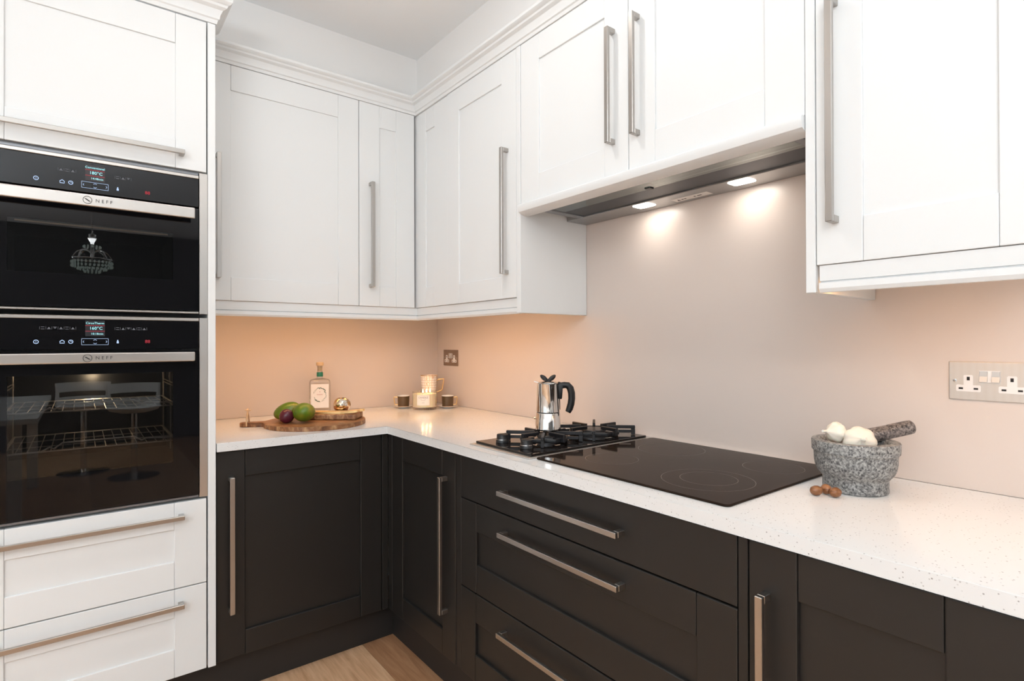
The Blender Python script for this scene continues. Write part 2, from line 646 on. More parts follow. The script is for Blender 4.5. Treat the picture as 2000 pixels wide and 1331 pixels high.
# ---------------------------------------------------------------- the room
fl = MB().box(RX, 0.006, RY, 0.006, -0.06, -0.0125).build('floor', 'oak', None, smooth=False)
tag(fl, kind='structure')
# floorboards run along y, one seam at x = -0.683
PWID = 0.42
xs = -0.683 + PWID * 3
i = 0
pl_mesh = {}
x = -0.683 + PWID * 4
while x > RX:
    x0, x1 = max(RX, x - PWID), min(0.006, x)
    x -= PWID
    if x1 - x0 < 0.02:
        continue
    y = 0.006 + (0.0 if abs(x1 + 0.683) < 0.01 or abs(x0 + 0.683) < 0.01 else random.uniform(-1.6, 0))
    y = min(0.006, y)
    segs = []
    yy = 0.006
    first = 2.1 if y == 0.006 else -y + 0.3
    while yy > RY + 0.02:
        y2 = max(RY, yy - first)
        first = 2.1
        segs.append((y2, yy))
        yy = y2
    for (a, c) in segs:
        cx, cy = (x0 + x1) / 2, (a + c) / 2
        p = MB().box(x0 + 0.0006, x1 - 0.0006, a + 0.0006, c - 0.0006, -0.0125, 0.0, 0.0012, 1).build('plank', 'oak_brown' if x1 > -0.6 else 'oak', None, loc=(cx, cy, 0), smooth=False)
        p.parent = fl

c = MB().box(RX, 0.1, RY, 0.1, ZC, ZC + 0.08).build('ceiling', 'ceiling', None, smooth=False)
tag(c, kind='structure')
w = MB().box(RX - 0.1, 0.1, 0.006, 0.1, 0, ZC).build('wall_left', 'wall', smooth=False)
tag(w, kind='structure')
ry0, ry1, rz0, rz1 = -6.3, -3.7, 0.5, 2.4
mb = MB()
mb.box(0.006, 0.1, RY, ry0, 0, ZC).box(0.006, 0.1, ry1, 0.006, 0, ZC)
mb.box(0.006, 0.1, ry0, ry1, 0, rz0).box(0.006, 0.1, ry0, ry1, rz1, ZC)
w = mb.build('wall_right', 'wall', smooth=False)
tag(w, kind='structure')
# back wall (darkened so the oven glass reflects a dim room) and side wall behind the camera, the latter with a window opening
tag(MB().box(RX, 0.1, RY - 0.1, RY, 0, ZC).build('wall_back', 'feature', smooth=False), kind='structure')
mb = MB()
sy0, sy1, sz0, sz1 = -4.5, -1.5, 0.5, 2.4
mb.box(RX - 0.1, RX, RY, sy0, 0, ZC).box(RX - 0.1, RX, sy1, 0.006, 0, ZC)
mb.box(RX - 0.1, RX, sy0, sy1, 0, sz0).box(RX - 0.1, RX, sy0, sy1, sz1, ZC)
tag(mb.build('wall_side', 'wall', smooth=False), kind='structure')


def window(name, sg, a0, a1, z0, z1, at):
    g = bpy.data.objects.new(name, None)
    COL.objects.link(g)
    ORG[g.name] = (0, 0, 0)
    tag(g, kind='structure')
    mb = MB()

    def bx(m_, u0, u1, d0, d1, c0, c1):
        m_.box(at + sg * d0, at + sg * d1, u0, u1, c0, c1, 0.003, 1)
    t = 0.06
    n = 3
    wd = (a1 - a0) / n
    bx(mb, a0, a1, -0.09, -0.03, z0, z0 + t)
    bx(mb, a0, a1, -0.09, -0.03, z1 - t, z1)
    for k in range(n + 1):
        c_ = a0 + wd * k
        bx(mb, max(a0, c_ - t / 2), min(a1, c_ + t / 2), -0.09, -0.03, z0 + t, z1 - t)
    mb.build('window_frame', 'white', g)
    for k in range(n):
        mb = MB()
        bx(mb, a0 + wd * k + t / 2, a0 + wd * (k + 1) - t / 2, -0.064, -0.058, z0 + t, z1 - t)
        mb.build('pane', 'pane', g)


window('window_1', 1, sy0, sy1, sz0, sz1, RX)  # unseen side window, placed to light the fronts facing it
window('added_window_2', -1, ry0, ry1, rz0, rz1, 0.006)  # unseen window, added to bring light onto fronts and ceiling

# boxed-in bulkhead above the wall cupboards
BL, BR, ZB = -0.305, -0.2905, 2.322
tag(MB().box(-1.20, 0.006, BL, 0.006, ZB, ZC).build('trim_1', 'wall', smooth=False), kind='structure')
tag(MB().box(BR, 0.006, -3.6, BL, ZB, ZC).build('trim_2', 'wall', smooth=False), kind='structure')
for i, (x, y) in enumerate(DOWN):
    t = thing('downlight', (x, y, ZC), 'small round recessed ceiling downlight ' + ('added above the inner corner of the worktop for extra light', 'in front of the oven tower', 'past the far side of the oven tower',
              'over the middle of the kitchen floor', 'close to the side window', 'above the dining table end')[i], 'downlight', 'ceiling downlights')
    MB().lathe([(0.036, -0.004), (0.046, -0.006), (0.046, 0.0), (0.036, 0.0), (0.036, -0.004)], (x, y, ZC), 24, cap=False).build('bezel', 'chrome', t)

# ---------------------------------------------------------------- plinths, splashbacks, worktop
p = MB().box(-1.86, -0.535, -0.560, -0.545, 0.001, 0.146).build('plinth', 'plinth', None, (-1.2, -0.55, 0))
tag(p, 'charcoal plinth board under the oven tower and the base cupboard beside it', 'plinth')
p = MB().box(-0.548, -0.533, -3.3, -0.5605, 0.001, 0.146).build('plinth', 'plinth', None, (-0.54, -1.9, 0))
tag(p, 'charcoal plinth board running under the drawer unit', 'plinth')

s = MB().box(-1.232, -0.0005, 0.0, 0.0055, 0.9005, 1.42).build('splashback', 'splash', None, (-0.6, 0.003, 0.9), smooth=False)
tag(s, 'plain greige splashback behind the gin bottle and fruit board', 'splashback')
mb = MB()
mb.box(0.0, 0.0055, -1.152, 0.0055, 0.9005, 1.42).box(0.0, 0.0055, -2.192, -1.152, 0.9005, 1.74).box(0.0, 0.0055, -3.3, -2.192, 0.9005, 1.42)
s = mb.build('splashback', 'splash', None, (0.003, -1.6, 0.9), smooth=False)
tag(s, 'plain greige splashback behind the hobs and wall sockets', 'splashback')

WL, WR = -0.65, -0.6124
poly = [(-1.2325, -0.001), (-0.001, -0.001), (-0.001, -3.3), (WR, -3.3), (WR, WL), (-1.2325, WL)]
mb = MB().prism(poly, (lambda a, c: (a, c, 0.87), lambda a, c: (a, c, 0.90)), 0.0018, 2)
wt = mb.build('worktop', 'quartz', None, (-0.6, -0.6, 0.87))
tag(wt, 'L-shaped white flecked quartz worktop over the charcoal cupboards', 'worktop')

# ---------------------------------------------------------------- tall oven tower
YF = -0.645
XR, XL = -1.2595, -1.8578        # appliance opening
t = thing('oven_tower', (-1.545, -0.3, 0.15), 'tall white cabinet tower holding the two built-in ovens', 'cabinet')
mb = MB()
mb.box(-1.2585, -1.2350, YF, -0.002, 0.153, 2.316, 0.0012, 1)
mb.build('end_panel', 'white', t)
mb = MB()
mb.box(-1.882, -1.8587, YF, -0.002, 0.153, 2.316, 0.0012, 1)
mb.box(-1.8587, -1.2585, -0.02, -0.002, 0.153, 2.316)
mb.box(-1.8587, -1.2585, -0.60, -0.02, 0.153, 0.171)
mb.box(-1.8587, -1.2585, -0.60, -0.02, 2.298, 2.316)
mb.box(-1.8587, -1.2585, -0.60, -0.02, 0.708, 0.7235)
mb.box(-1.8587, -1.2585, -0.622, -0.02, 1.8085, 1.824)
mb.build('carcass', 'carcass', t)
dr = shaker(t, 'door', 'L', YF, -1.8535, -1.2625, 1.810, 2.3135, -1.763, -1.351, 1.902, 2.217, 'white')
handle(dr, 'L', YF, -1.787, -1.3285, 1.8495, 1.864)
dr = shaker(t, 'drawer', 'L', YF, -1.8535, -1.2632, 0.4435, 0.7205, -1.763, -1.3547, 0.5305, 0.6340, 'white')
handle(dr, 'L', YF, -1.787, -1.3300, 0.6688, 0.6828)
dr = shaker(t, 'drawer', 'L', YF, -1.8535, -1.2632, 0.1555, 0.4400, -1.763, -1.3547, 0.2470, 0.3487, 'white')
handle(dr, 'L', YF, -1.787, -1.3310, 0.3838, 0.3983)
# cornice of the tower, mitred round its right-hand corner
CP = [(-0.03, 0.0), (0.004, 0.0), (0.007, 0.010), (0.012, 0.013), (0.014, 0.024), (0.021, 0.036), (0.033, 0.042), (0.036, 0.048), (0.042, 0.050), (0.049, 0.056), (0.050, 0.064), (-0.03, 0.064)]


def sweep_cornice(mb, path, prof, z):
    """path: list of (x, y, (ox, oy)) corner points with their mitre offset per unit of projection"""
    bm = mb.bm
    rings = []
    for (x, y, (ox, oy)) in path:
        rings.append([bm.verts.new((x + ox * a, y + oy * a, z + h)) for a, h in prof])
    n = len(prof)
    for A, B in zip(rings, rings[1:]):
        for j in range(n):
            bm.faces.new([A[j], A[(j + 1) % n], B[(j + 1) % n], B[j]])
    bm.faces.new(rings[0][::-1])
    bm.faces.new(rings[-1])


mb = MB()
CPT = [(max(a, 0) * 0.92, h * 1.2) for a, h in CP]
sweep_cornice(mb, [(-1.882, YF, (0, -1)), (-1.2350, YF, (1, -1)), (-1.2350, -0.46, (1, 0))], CPT, 2.3165)
mb.build('cornice', 'white', t, ang=25)


def oven(label, zb, zt, z_strip, z_panel, z_bar, win, door_b, racks, name='oven'):
    """built-in oven; z_* are (bottom, top) pairs"""
    cx = (XR + XL) / 2
    t = thing(name, (cx, -0.3, zb), label, 'oven')
    for (a, c) in ((XR - 0.0245, XR), (XL, XL + 0.0245)):
        MB().box(a, c, YF - 0.001, YF + 0.02, zb, zt, 0.001, 1).build('side_trim', 'steel', t)
    gx0, gx1 = XL + 0.0262, XR - 0.0262
    MB().box(gx0, gx1, YF - 0.004, YF + 0.012, z_strip[0], z_strip[1], 0.001, 1).build('top_trim', 'steel', t)
    pn = MB().box(gx0, gx1, YF - 0.003, YF + 0.012, z_panel[0], z_panel[1], 0.001, 1).build('control_panel', 'black_glass', t)
    # door: black glass frame round a see-through window
    wx0_, wx1_, wz0_, wz1_ = win
    ft = z_panel[0] - 0.006
    mb = MB()
    mb.box(gx0, wx0_, YF - 0.002, YF + 0.012, door_b, ft).box(wx1_, gx1, YF - 0.002, YF + 0.012, door_b, ft)
    mb.box(wx0_, wx1_, YF - 0.002, YF + 0.012, door_b, wz0_).box(wx0_, wx1_, YF - 0.002, YF + 0.012, wz1_, ft)
    dr = mb.build('door', 'black_glass', t, smooth=False)
    MB().box(wx0_, wx1_, YF - 0.0018, YF + 0.001, wz0_, wz1_).build('window_pane', 'oven_pane', dr, smooth=False)
    # handle bar and its two feet
    mb = MB()
    mb.box(gx0 + 0.017, gx1 - 0.017, YF - 0.048, YF - 0.036, z_bar[0], z_bar[1], 0.003, 2)
    for a in (gx0 + 0.045, gx1 - 0.085):
        mb.box(a, a + 0.04, YF - 0.037, YF - 0.002, z_bar[0] + 0.008, z_bar[1] - 0.004, 0.001, 1)
    hb = mb.build('handle', 'steel', dr)
    # engraved badge on the bar: ring with a slanted mark, then four letters
    zc = (z_bar[0] + z_bar[1]) / 2
    xb = -1.5785
    f = YF - 0.0485
    mb = MB()
    mb.tube([(xb + 0.0105 * math.cos(2 * PI * k / 24), f, zc + 0.0105 * math.sin(2 * PI * k / 24)) for k in range(24)], 0.0008, 6, True)
    mb.prism([(-0.008, 0.004), (-0.003, 0.004), (0.008, -0.004), (0.003, -0.004)], (lambda a, c: (xb + a, f - 0.0004, zc + c), lambda a, c: (xb + a, f + 0.0006, zc + c)))
    put_text(mb, 'N E F F', 0.0135, lambda a, b_, d: (-1.560 + a, f - 0.0003 + d, zc + b_), 'LEFT')
    mb.build('badge', 'ink_dark', dr, smooth=False)
    # printed and lit symbols of the control panel
    f = YF - 0.0036
    zp = z_panel[0]
    h = z_panel[1] - z_panel[0]

    def PL(a, b_, d=0.0):
        return (a, f - d, b_)
    return t, pn, dr, f, gx0, gx1


def panel_prints(pn, f, zd, zs, zk, title, temp, time_, ncell, dm='display'):
    """zd: centre of display; zs: height of the printed symbol row; zk: height of the touch keys"""
    xc = -1.5600
    d = MB().box(xc - 0.0235, xc + 0.0235, f - 0.0002, f + 0.001, zd - 0.0235, zd + 0.0235).build('display', dm, pn, smooth=False)
    mb = MB()
    pl = lambda x0_, z0_: (lambda a, b_, dd: (x0_ + a, f - 0.0006 - dd, z0_ + b_))
    put_text(mb, title, 0.0088, pl(xc, zd + 0.0155))
    put_text(mb, temp, 0.0125, pl(xc + 0.002, zd))
    put_text(mb, time_, 0.0082, pl(xc + 0.005, zd - 0.0165))
    mb.build('display_text', 'print_cyan', pn, smooth=False)
    mb = MB()
    for dz in (0.0085, -0.0085):
        mb.box(xc - 0.0235, xc + 0.0235, f - 0.0008, f - 0.0004, zd + dz - 0.0006, zd + dz + 0.0006)
    put_text(mb, '88', 0.014, pl(-1.428, zk))
    tag(mb.build('red_digits', 'print_red', pn, smooth=False), kind='stuff')
    # white touch keys
    mb = MB()
    ring = lambda x0_, z0_, r_, w_=0.0009: mb.tube([(x0_ + r_ * math.cos(2 * PI * k / 20), f - 0.0004, z0_ + r_ * math.sin(2 * PI * k / 20)) for k in range(20)], w_, 5, True)
    bx = lambda a, c_, e, g: mb.box(a, c_, f - 0.0008, f - 0.0002, e, g)
    ring(-1.6950, zk, 0.0052)
    bx(-1.6955, -1.6945, zk - 0.0025, zk + 0.0025)
    xh = -1.6370
    mb.tube([(xh - 0.0050, f - 0.0004, zk - 0.004), (xh - 0.005, f - 0.0004, zk + 0.001), (xh, f - 0.0004, zk + 0.005), (xh + 0.005, f - 0.0004, zk + 0.001), (xh + 0.005, f - 0.0004, zk - 0.004)], 0.0011, 5, True)
    xh = -1.6172
    ring(xh, zk, 0.0050)
    bx(xh - 0.0005, xh + 0.0005, zk, zk + 0.0035)
    bx(xh, xh + 0.003, zk - 0.0005, zk + 0.0005)
    x0_, x1_ = -1.5925, -1.5275
    bx(x0_, x1_, zk + 0.0088, zk + 0.0096)
    bx(x0_, x1_, zk - 0.0096, zk - 0.0088)
    bx(x0_, x0_ + 0.0008, zk - 0.0096, zk + 0.0096)
    bx(x1_ - 0.0008, x1_, zk - 0.0096, zk + 0.0096)
    xm = (x0_ + x1_) / 2
    tri = lambda p: mb.tube([(a, f - 0.0004, c_) for a, c_ in p], 0.0006, 5)
    tri([(xm - 0.004, zk + 0.0042), (xm, zk + 0.0064), (xm + 0.004, zk + 0.0042)])
    tri([(xm - 0.004, zk - 0.0042), (xm, zk - 0.0064), (xm + 0.004, zk - 0.0042)])
    tri([(x0_ + 0.006, zk + 0.003), (x0_ + 0.0038, zk), (x0_ + 0.006, zk - 0.003)])
    tri([(x1_ - 0.006, zk + 0.003), (x1_ - 0.0038, zk), (x1_ - 0.006, zk - 0.003)])
    xi = -1.5045
    bx(xi - 0.0026, xi + 0.0026, zk - 0.005, zk + 0.001)
    bx(xi - 0.0014, xi + 0.0014, zk + 0.001, zk + 0.0055)
    tag(mb.build('touch_keys', 'print_white', pn, smooth=False), kind='stuff')
    # printed row of heating-mode symbols left and right of the display
    mb = MB()
    for (xa, n_, s_) in ((-1.6055, ncell, -1), (-1.5115, ncell, 1)):
        for k in range(n_):
            xq = xa + s_ * (0.0068 + 0.0136 * k)
            for e in (-1, 1):
                bx(xq + e * 0.0068 - 0.0003, xq + e * 0.0068 + 0.0003, zs - 0.0042, zs + 0.0042)
            kind_ = (k + (s_ > 0)) % 4
            if kind_ in (0, 1, 2):
                bx(xq - 0.0040, xq + 0.0040, zs - 0.0036, zs - 0.0024)
            if kind_ in (1, 3):
                bx(xq - 0.0040, xq + 0.0040, zs + 0.0024, zs + 0.0036)
            if kind_ in (0, 2):
                mb.prism([(-0.0032, -0.0018), (0.0032, -0.0018), (0, 0.0030)], (lambda a, c_, xq=xq: (xq + a, f - 0.0008, zs + c_), lambda a, c_, xq=xq: (xq + a, f - 0.0002, zs + c_)))
            if kind_ == 3:
                bx(xq - 0.0025, xq + 0.0025, zs - 0.001, zs + 0.001)
    tag(mb.build('mode_symbols', 'print_dim', pn, smooth=False), kind='stuff')


def cavity(t, x0, x1, z0, z1, yb=-0.16, cy=None):
    mb = MB()
    y0 = YF + 0.014
    w_ = 0.012
    mb.box(x0 - w_, x0, y0, yb, z0, z1).box(x1, x1 + w_, y0, yb, z0, z1)
    mb.box(x0 - w_, x1 + w_, y0, yb, z0 - w_, z0).box(x0 - w_, x1 + w_, y0, yb, z1, z1 + w_)
    mb.box(x0 - w_, x1 + w_, yb, yb + w_, z0 - w_, z1 + w_)
    return mb.build('cavity', 'black', t, smooth=False)


# upper compact oven
t, pn, dr, f, gx0, gx1 = oven('upper compact black glass oven with shallow window and steel bar handle', 1.335, 1.8045,
                              (1.7835, 1.7935), (1.690, 1.7825), (1.6415, 1.6765), (-1.757, -1.3585, 1.444, 1.595), 1.346, 0)
panel_prints(pn, f, 1.7505, 1.7480, 1.7130, 'Conventional', '180\u00b0C', '14:48min', 3)
MB().box(gx0, gx1, YF - 0.003, YF + 0.012, 1.3365, 1.3425, 0.001, 1).build('bottom_trim', 'steel', t)
MB().box(gx0, gx1, YF + 0.004, YF + 0.016, 1.7955, 1.8035, 0.0008, 1).build('shaded_gap_strip', 'steel_dark', t)  # grey strip standing in for the shadowed gap under the door
MB().box(-1.742, -1.372, YF + 0.003, YF + 0.007, 1.5865, 1.5915, 0.0008, 1).build('copper_strip', 'gold_print', dr)  # thin copper-toned strip behind the glass near the window top
cavity(t, -1.775, -1.342, 1.425, 1.615)
# lower full-height oven
t, pn, dr, f, gx0, gx1 = oven('lower tall black glass oven with wire racks showing in its window', 0.728, 1.3225,
                              (1.3115, 1.3215), (1.2205, 1.3105), (1.1805, 1.2110), (-1.757, -1.3587, 0.8540, 1.1465), 0.7385, 2)
panel_prints(pn, f, 1.2840, 1.2840, 1.2440, 'CircoTherm', '160\u00b0C', '10:18min', 6, 'display_dark')
MB().box(gx0, gx1, YF + 0.001, YF + 0.012, 0.7295, 0.7365, 0.0008, 1).build('bottom_trim', 'steel_dark', t)
cavity(t, -1.79, -1.326, 0.835, 1.165)


def rack(zr, t):
    mb = MB()
    x0, x1, y0, y1 = -1.772, -1.344, YF + 0.06, -0.19
    # front rail with its raised centre, as on a pull-out rack
    fr = [(x0, y0, zr), (x0 + 0.085, y0, zr), (x0 + 0.105, y0, zr + 0.012), (x0 + 0.115, y0, zr + 0.006), (x0 + 0.135, y0, zr + 0.022)]
    fr += [(x1 - 0.115, y0, zr + 0.022), (x1 - 0.095, y0, zr + 0.008), (x1 - 0.082, y0, zr + 0.014), (x1, y0, zr + 0.008)]
    mb.tube(fr, 0.0030, 6)
    mb.tube([(x0, y0, zr), (x1, y0, zr - 0.002)], 0.0024, 6)
    mb.tube([(x0, y1, zr), (x1, y1, zr)], 0.0026, 6)
    for xx in (x0, x1):
        mb.tube([(xx, y0, zr), (xx, y1, zr)], 0.0028, 6)
    for k in range(1, 16):
        xx = x0 + (x1 - x0) * k / 16
        mb.tube([(xx, y0, zr), (xx, y1, zr)], 0.0014, 5)
    for k in range(1, 3):
        yy = y0 + (y1 - y0) * k / 3
        mb.tube([(x0, yy, zr - 0.003), (x1, yy, zr - 0.003)], 0.0020, 5)
    mb.build('rack', 'wire', t)


rack(1.035, t)
rack(0.918, t)
for xx, s_ in ((-1.7775, 1), (-1.3385, -1)):
    mb = MB()
    for zr in (0.905, 0.915, 1.022, 1.032, 1.09, 1.10):
        mb.tube([(xx, YF + 0.05, zr), (xx, -0.18, zr)], 0.0022, 6)
    for yy in (YF + 0.05, -0.40, -0.18):
        mb.tube([(xx, yy, 0.86), (xx, yy, 1.14)], 0.0026, 6)
    mb.build('shelf_runner', 'wire', t)
l = bpy.data.lights.new('cavity_fill', 'POINT')  # unseen lamp added so the racks show in the dark cavity
l.energy = 2.2
l.color = (1.0, 0.75, 0.45)
l.shadow_soft_size = 0.015
o = bpy.data.objects.new('cavity_fill', l)
COL.objects.link(o)
o.location = (-1.56, -0.24, 1.12)

# ---------------------------------------------------------------- wall cupboards
UL, UR = -0.381, -0.338
ZU0, ZU1 = 1.4035, 2.3155
t = thing('wall_cabinet', (-0.925, -0.18, ZU0), 'wide white wall cupboard between the oven tower and the corner', 'cabinet')
carcass(t, 'L', UL, -1.232, -0.6215, ZU0, 2.3155, 'white')
dr = shaker(t, 'door', 'L', UL, -1.2285, -0.6216, ZU0, ZU1, -1.1370, -0.7138, 1.4940, 2.2180, 'white')
handle(dr, 'L', UL, -1.1905, -1.1755, 1.4870, 1.9595)

t = thing('wall_cabinet', (-0.3, -0.18, ZU0), 'white corner wall cupboard with a narrow handled door meeting a plain framed panel', 'cabinet')
mb = MB()
mb.box(-0.6190, -0.601, -0.360, -0.004, ZU0, ZU1).box(-0.601, -0.318, -0.022, -0.004, ZU0, ZU1)
mb.box(-0.318, -0.30, -0.340, -0.004, 2.2, ZU1)
mb.box(-0.299, -0.004, -0.664, -0.647, ZU0, ZU1).box(-0.601, -0.004, -0.340, -0.022, ZU0, ZU0 + 0.018).box(-0.299, -0.004, -0.647, -0.340, ZU0, ZU0 + 0.018)
mb.box(-0.601, -0.004, -0.340, -0.022, ZU1 - 0.018, ZU1).box(-0.299, -0.004, -0.647, -0.340, ZU1 - 0.018, ZU1)
mb.build('carcass', 'carcass', t)
dr = shaker(t, 'door', 'L', UL, -0.6190, -0.3462, ZU0, ZU1, -0.5224, -0.4402, 1.4945, 2.2178, 'white')
handle(dr, 'L', UL, -0.5745, -0.5578, 1.4875, 1.9575)
shaker(t, 'corner_panel', 'R', -0.335, -0.6635, -0.3450, ZU0, ZU1, -0.548, -0.468, 1.4945, 2.2178, 'white')

t = thing('wall_cabinet', (-0.17, -0.9, ZU0), 'narrow white wall cupboard with deep end panel beside the cooker hood', 'cabinet')
carcass(t, 'R', UR, -1.1505, -0.6660, ZU0, ZU1, 'white')
dr = shaker(t, 'door', 'R', UR, -1.1470, -0.6665, ZU0, ZU1, -1.0575, -0.7570, 1.4870, 2.2190, 'white')
handle(dr, 'R', UR, -1.1015, -1.0870, 1.4930, 1.9620)
MB().box(UR - 0.002, -0.001, -1.1735, -1.1510, 1.3455, ZU1, 0.001, 1).build('end_panel', 'white', t)

t = thing('hood_cabinet', (-0.17, -1.67, 1.74), 'short white two-door wall cupboard above the cooker hood', 'cabinet')
HZ0 = 1.7370
carcass(t, 'R', UR, -2.1700, -1.1740, HZ0, ZU1, 'white')
d1 = shaker(t, 'door', 'R', UR, -1.6718, -1.1752, HZ0, ZU1, -1.5800, -1.2740, 1.8290, 2.2275, 'white')
d2 = shaker(t, 'door', 'R', UR, -2.1690, -1.6742, HZ0, ZU1, -2.0785, -1.7668, 1.8290, 2.2275, 'white')
handle(d1, 'R', UR, -1.6230, -1.6085, 1.8285, 2.1730)
handle(d2, 'R', UR, -1.7160, -1.7015, 1.8285, 2.1740)
# rounded rail across the front of the hood
prof = [(0.004, 1.7355), (-0.012, 1.7355), (-0.017, 1.731), (-0.018, 1.722), (-0.012, 1.708), (0.004, 1.700), (0.030, 1.6975), (0.030, 1.712), (0.012, 1.72)]
mb = MB().prism(prof, (lambda a, c_: (UR + a, -2.1692, c_), lambda a, c_: (UR + a, -1.1745, c_)))
mb.build('front_rail', 'white', t, ang=40)

t = thing('wall_cabinet', (-0.17, -2.38, ZU0), 'white wall cupboard with thick side panel above the granite mortar', 'cabinet')
MB().box(UR - 0.002, -0.001, -2.1910, -2.1708, 1.3445, ZU1, 0.0012, 1).build('end_panel', 'white', t)
carcass(t, 'R', UR, -2.5910, -2.1915, ZU0, ZU1, 'white')
dr = shaker(t, 'door', 'R', UR, -2.5880, -2.1925, ZU0, ZU1, -2.4950, -2.2825, 1.4960, 2.2190, 'white')
handle(dr, 'R', UR, -2.2380, -2.2235, 1.4880, 1.9600)

# cornice over the wall cupboards
mb = MB()
sweep_cornice(mb, [(-1.2340, UL, (0, -1)), (UR, UL, (-1, -1)), (UR, -3.3, (-1, 0))], CP, 2.3165)
bt = mb.build('cornice', 'white', None, (-0.36, -0.4, 2.3165), ang=25)
tag(bt, 'stepped white cornice along the top of the wall cupboards', 'moulding')

# pelmets below the wall cupboards
PP = [(0.0, 1.402), (-0.002, 1.402), (-0.002, 1.3935), (-0.001, 1.3690), (0.003, 1.3680), (0.003, 1.3660), (-0.005, 1.3645), (-0.0055, 1.352), (-0.001, 1.3445), (0.014, 1.3445), (0.014, 1.402)]
mb = MB()
sweep_cornice(mb, [(-1.2340, -0.372, (0, 1)), (-0.327, -0.372, (1, 1)), (-0.327, -1.1505, (1, 0))], [(a, h) for a, h in PP], 0)
pm = mb.build('pelmet', 'white', None, (-0.36, -0.4, 1.34), ang=25)
tag(pm, 'white light pelmet under the cupboards round the inner corner', 'moulding')
mb = MB().prism(PP, (lambda a, c_: (UR + 0.006 + a, -2.1970, c_), lambda a, c_: (UR + 0.006 + a, -2.5900, c_)))
pm = mb.build('pelmet', 'white', None, (-0.33, -2.4, 1.34), ang=25)
tag(pm, 'short white light pelmet under the cupboard above the mortar', 'moulding')

# ---------------------------------------------------------------- cooker hood
t = thing('cooker_hood', (-0.17, -1.68, 1.70), 'grey steel pull-out cooker hood with two lit square lamps', 'cooker hood')
ZH = 1.7065
hy0, hy1 = -2.130, -1.250
MB().box(-0.295, -0.003, hy0, hy1, ZH + 0.016, HZ0 - 0.0005).build('body', 'steel_dark', t, smooth=False)
lb = MB().box(-0.112, -0.004, -2.1690, -1.1760, ZH - 0.002, ZH + 0.0155, 0.0015, 1).build('lamp_bar', 'bar_steel', t)
MB().box(-0.212, -0.1125, hy0, hy1, ZH + 0.003, ZH + 0.0155, 0.001, 1).build('grease_filter', 'filter', t)
MB().box(-0.288, -0.214, hy0 + 0.012, hy1 - 0.02, ZH + 0.002, ZH + 0.0065, 0.0008, 1).build('visor', 'visor', t)
mb = MB()
mb.box(-0.300, -0.289, hy0, hy1, ZH - 0.001, ZH + 0.0145, 0.001, 1)
mb.build('visor_rail', 'steel', t)
for (a, c_) in ((hy0, hy0 + 0.022), (hy1 - 0.022, hy1)):
    MB().box(-0.2885, -0.1130, a - 0.012 if a == hy0 else a + 0.001, c_ - 0.0125 if a == hy0 else c_ + 0.012, ZH - 0.001, ZH + 0.0155, 0.001, 1).build('side_rail', 'steel_dark', t)
MB().box(-0.236, -0.214, -1.668, -1.648, ZH - 0.001, ZH + 0.002, 0.001, 1).build('visor_catch', 'plastic', t)
for yy in (-1.522, -1.875):
    c = [(-0.078 + 0.026 * math.copysign(abs(math.cos(a)) ** 0.35, math.cos(a)), yy + 0.034 * math.copysign(abs(math.sin(a)) ** 0.35, math.sin(a))) for a in [2 * PI * k / 28 for k in range(28)]]
    MB().prism(c, (lambda a, b_: (a, b_, ZH - 0.0032), lambda a, b_: (a, b_, ZH - 0.001))).build('lamp', 'led', lb, smooth=False)
    l = bpy.data.lights.new('hood_lamp', 'AREA')
    l.shape = 'RECTANGLE'
    l.size, l.size_y = 0.05, 0.066
    l.energy = 0.22
    l.color = (1.0, 0.90, 0.78)
    o = bpy.data.objects.new('hood_lamp', l)
    COL.objects.link(o)
    o.location = (-0.078, yy, ZH - 0.006)
mb = MB()
mb.box(-0.066, -0.030, -1.752, -1.620, ZH - 0.0026, ZH - 0.0015)
mb.build('label_sticker', 'paper', lb, smooth=False)
mb = MB()
zz = ZH - 0.0028
pr = lambda pts: mb.prism(pts, (lambda a, b_: (a, b_, zz), lambda a, b_: (a, b_, zz - 0.0003)))
pr([(-0.040, -1.632), (-0.040, -1.644), (-0.054, -1.638)])
pr([(-0.044, -1.650), (-0.044, -1.657), (-0.051, -1.657), (-0.051, -1.650)])
pr([(-0.044, -1.660), (-0.044, -1.667), (-0.051, -1.667), (-0.051, -1.660)])
pr([(-0.044, -1.696), (-0.044, -1.702), (-0.052, -1.702), (-0.052, -1.696)])
pr([(-0.045, -1.708), (-0.045, -1.724), (-0.052, -1.724), (-0.052, -1.708)])
tag(mb.build('label_print', 'ink_dark', lb, smooth=False), kind='stuff')

# ---------------------------------------------------------------- base cupboards
BLF, BRF = -0.628, -0.5993
ZD0, ZD1 = 0.1505, 0.8650
t = thing('base_cabinet', (-0.93, -0.3, 0.15), 'charcoal base cupboard with single framed door beside the oven tower', 'cabinet')
carcass(t, 'L', BLF, -1.2325, -0.606, 0.152, 0.868, 'dark')
dr = shaker(t, 'door', 'L', BLF, -1.2310, -0.6288, ZD0, ZD1, -1.1402, -0.7180, 0.2362, 0.7728, 'dark')
handle(dr, 'L', BLF, -1.1940, -1.1785, 0.3130, 0.7785)

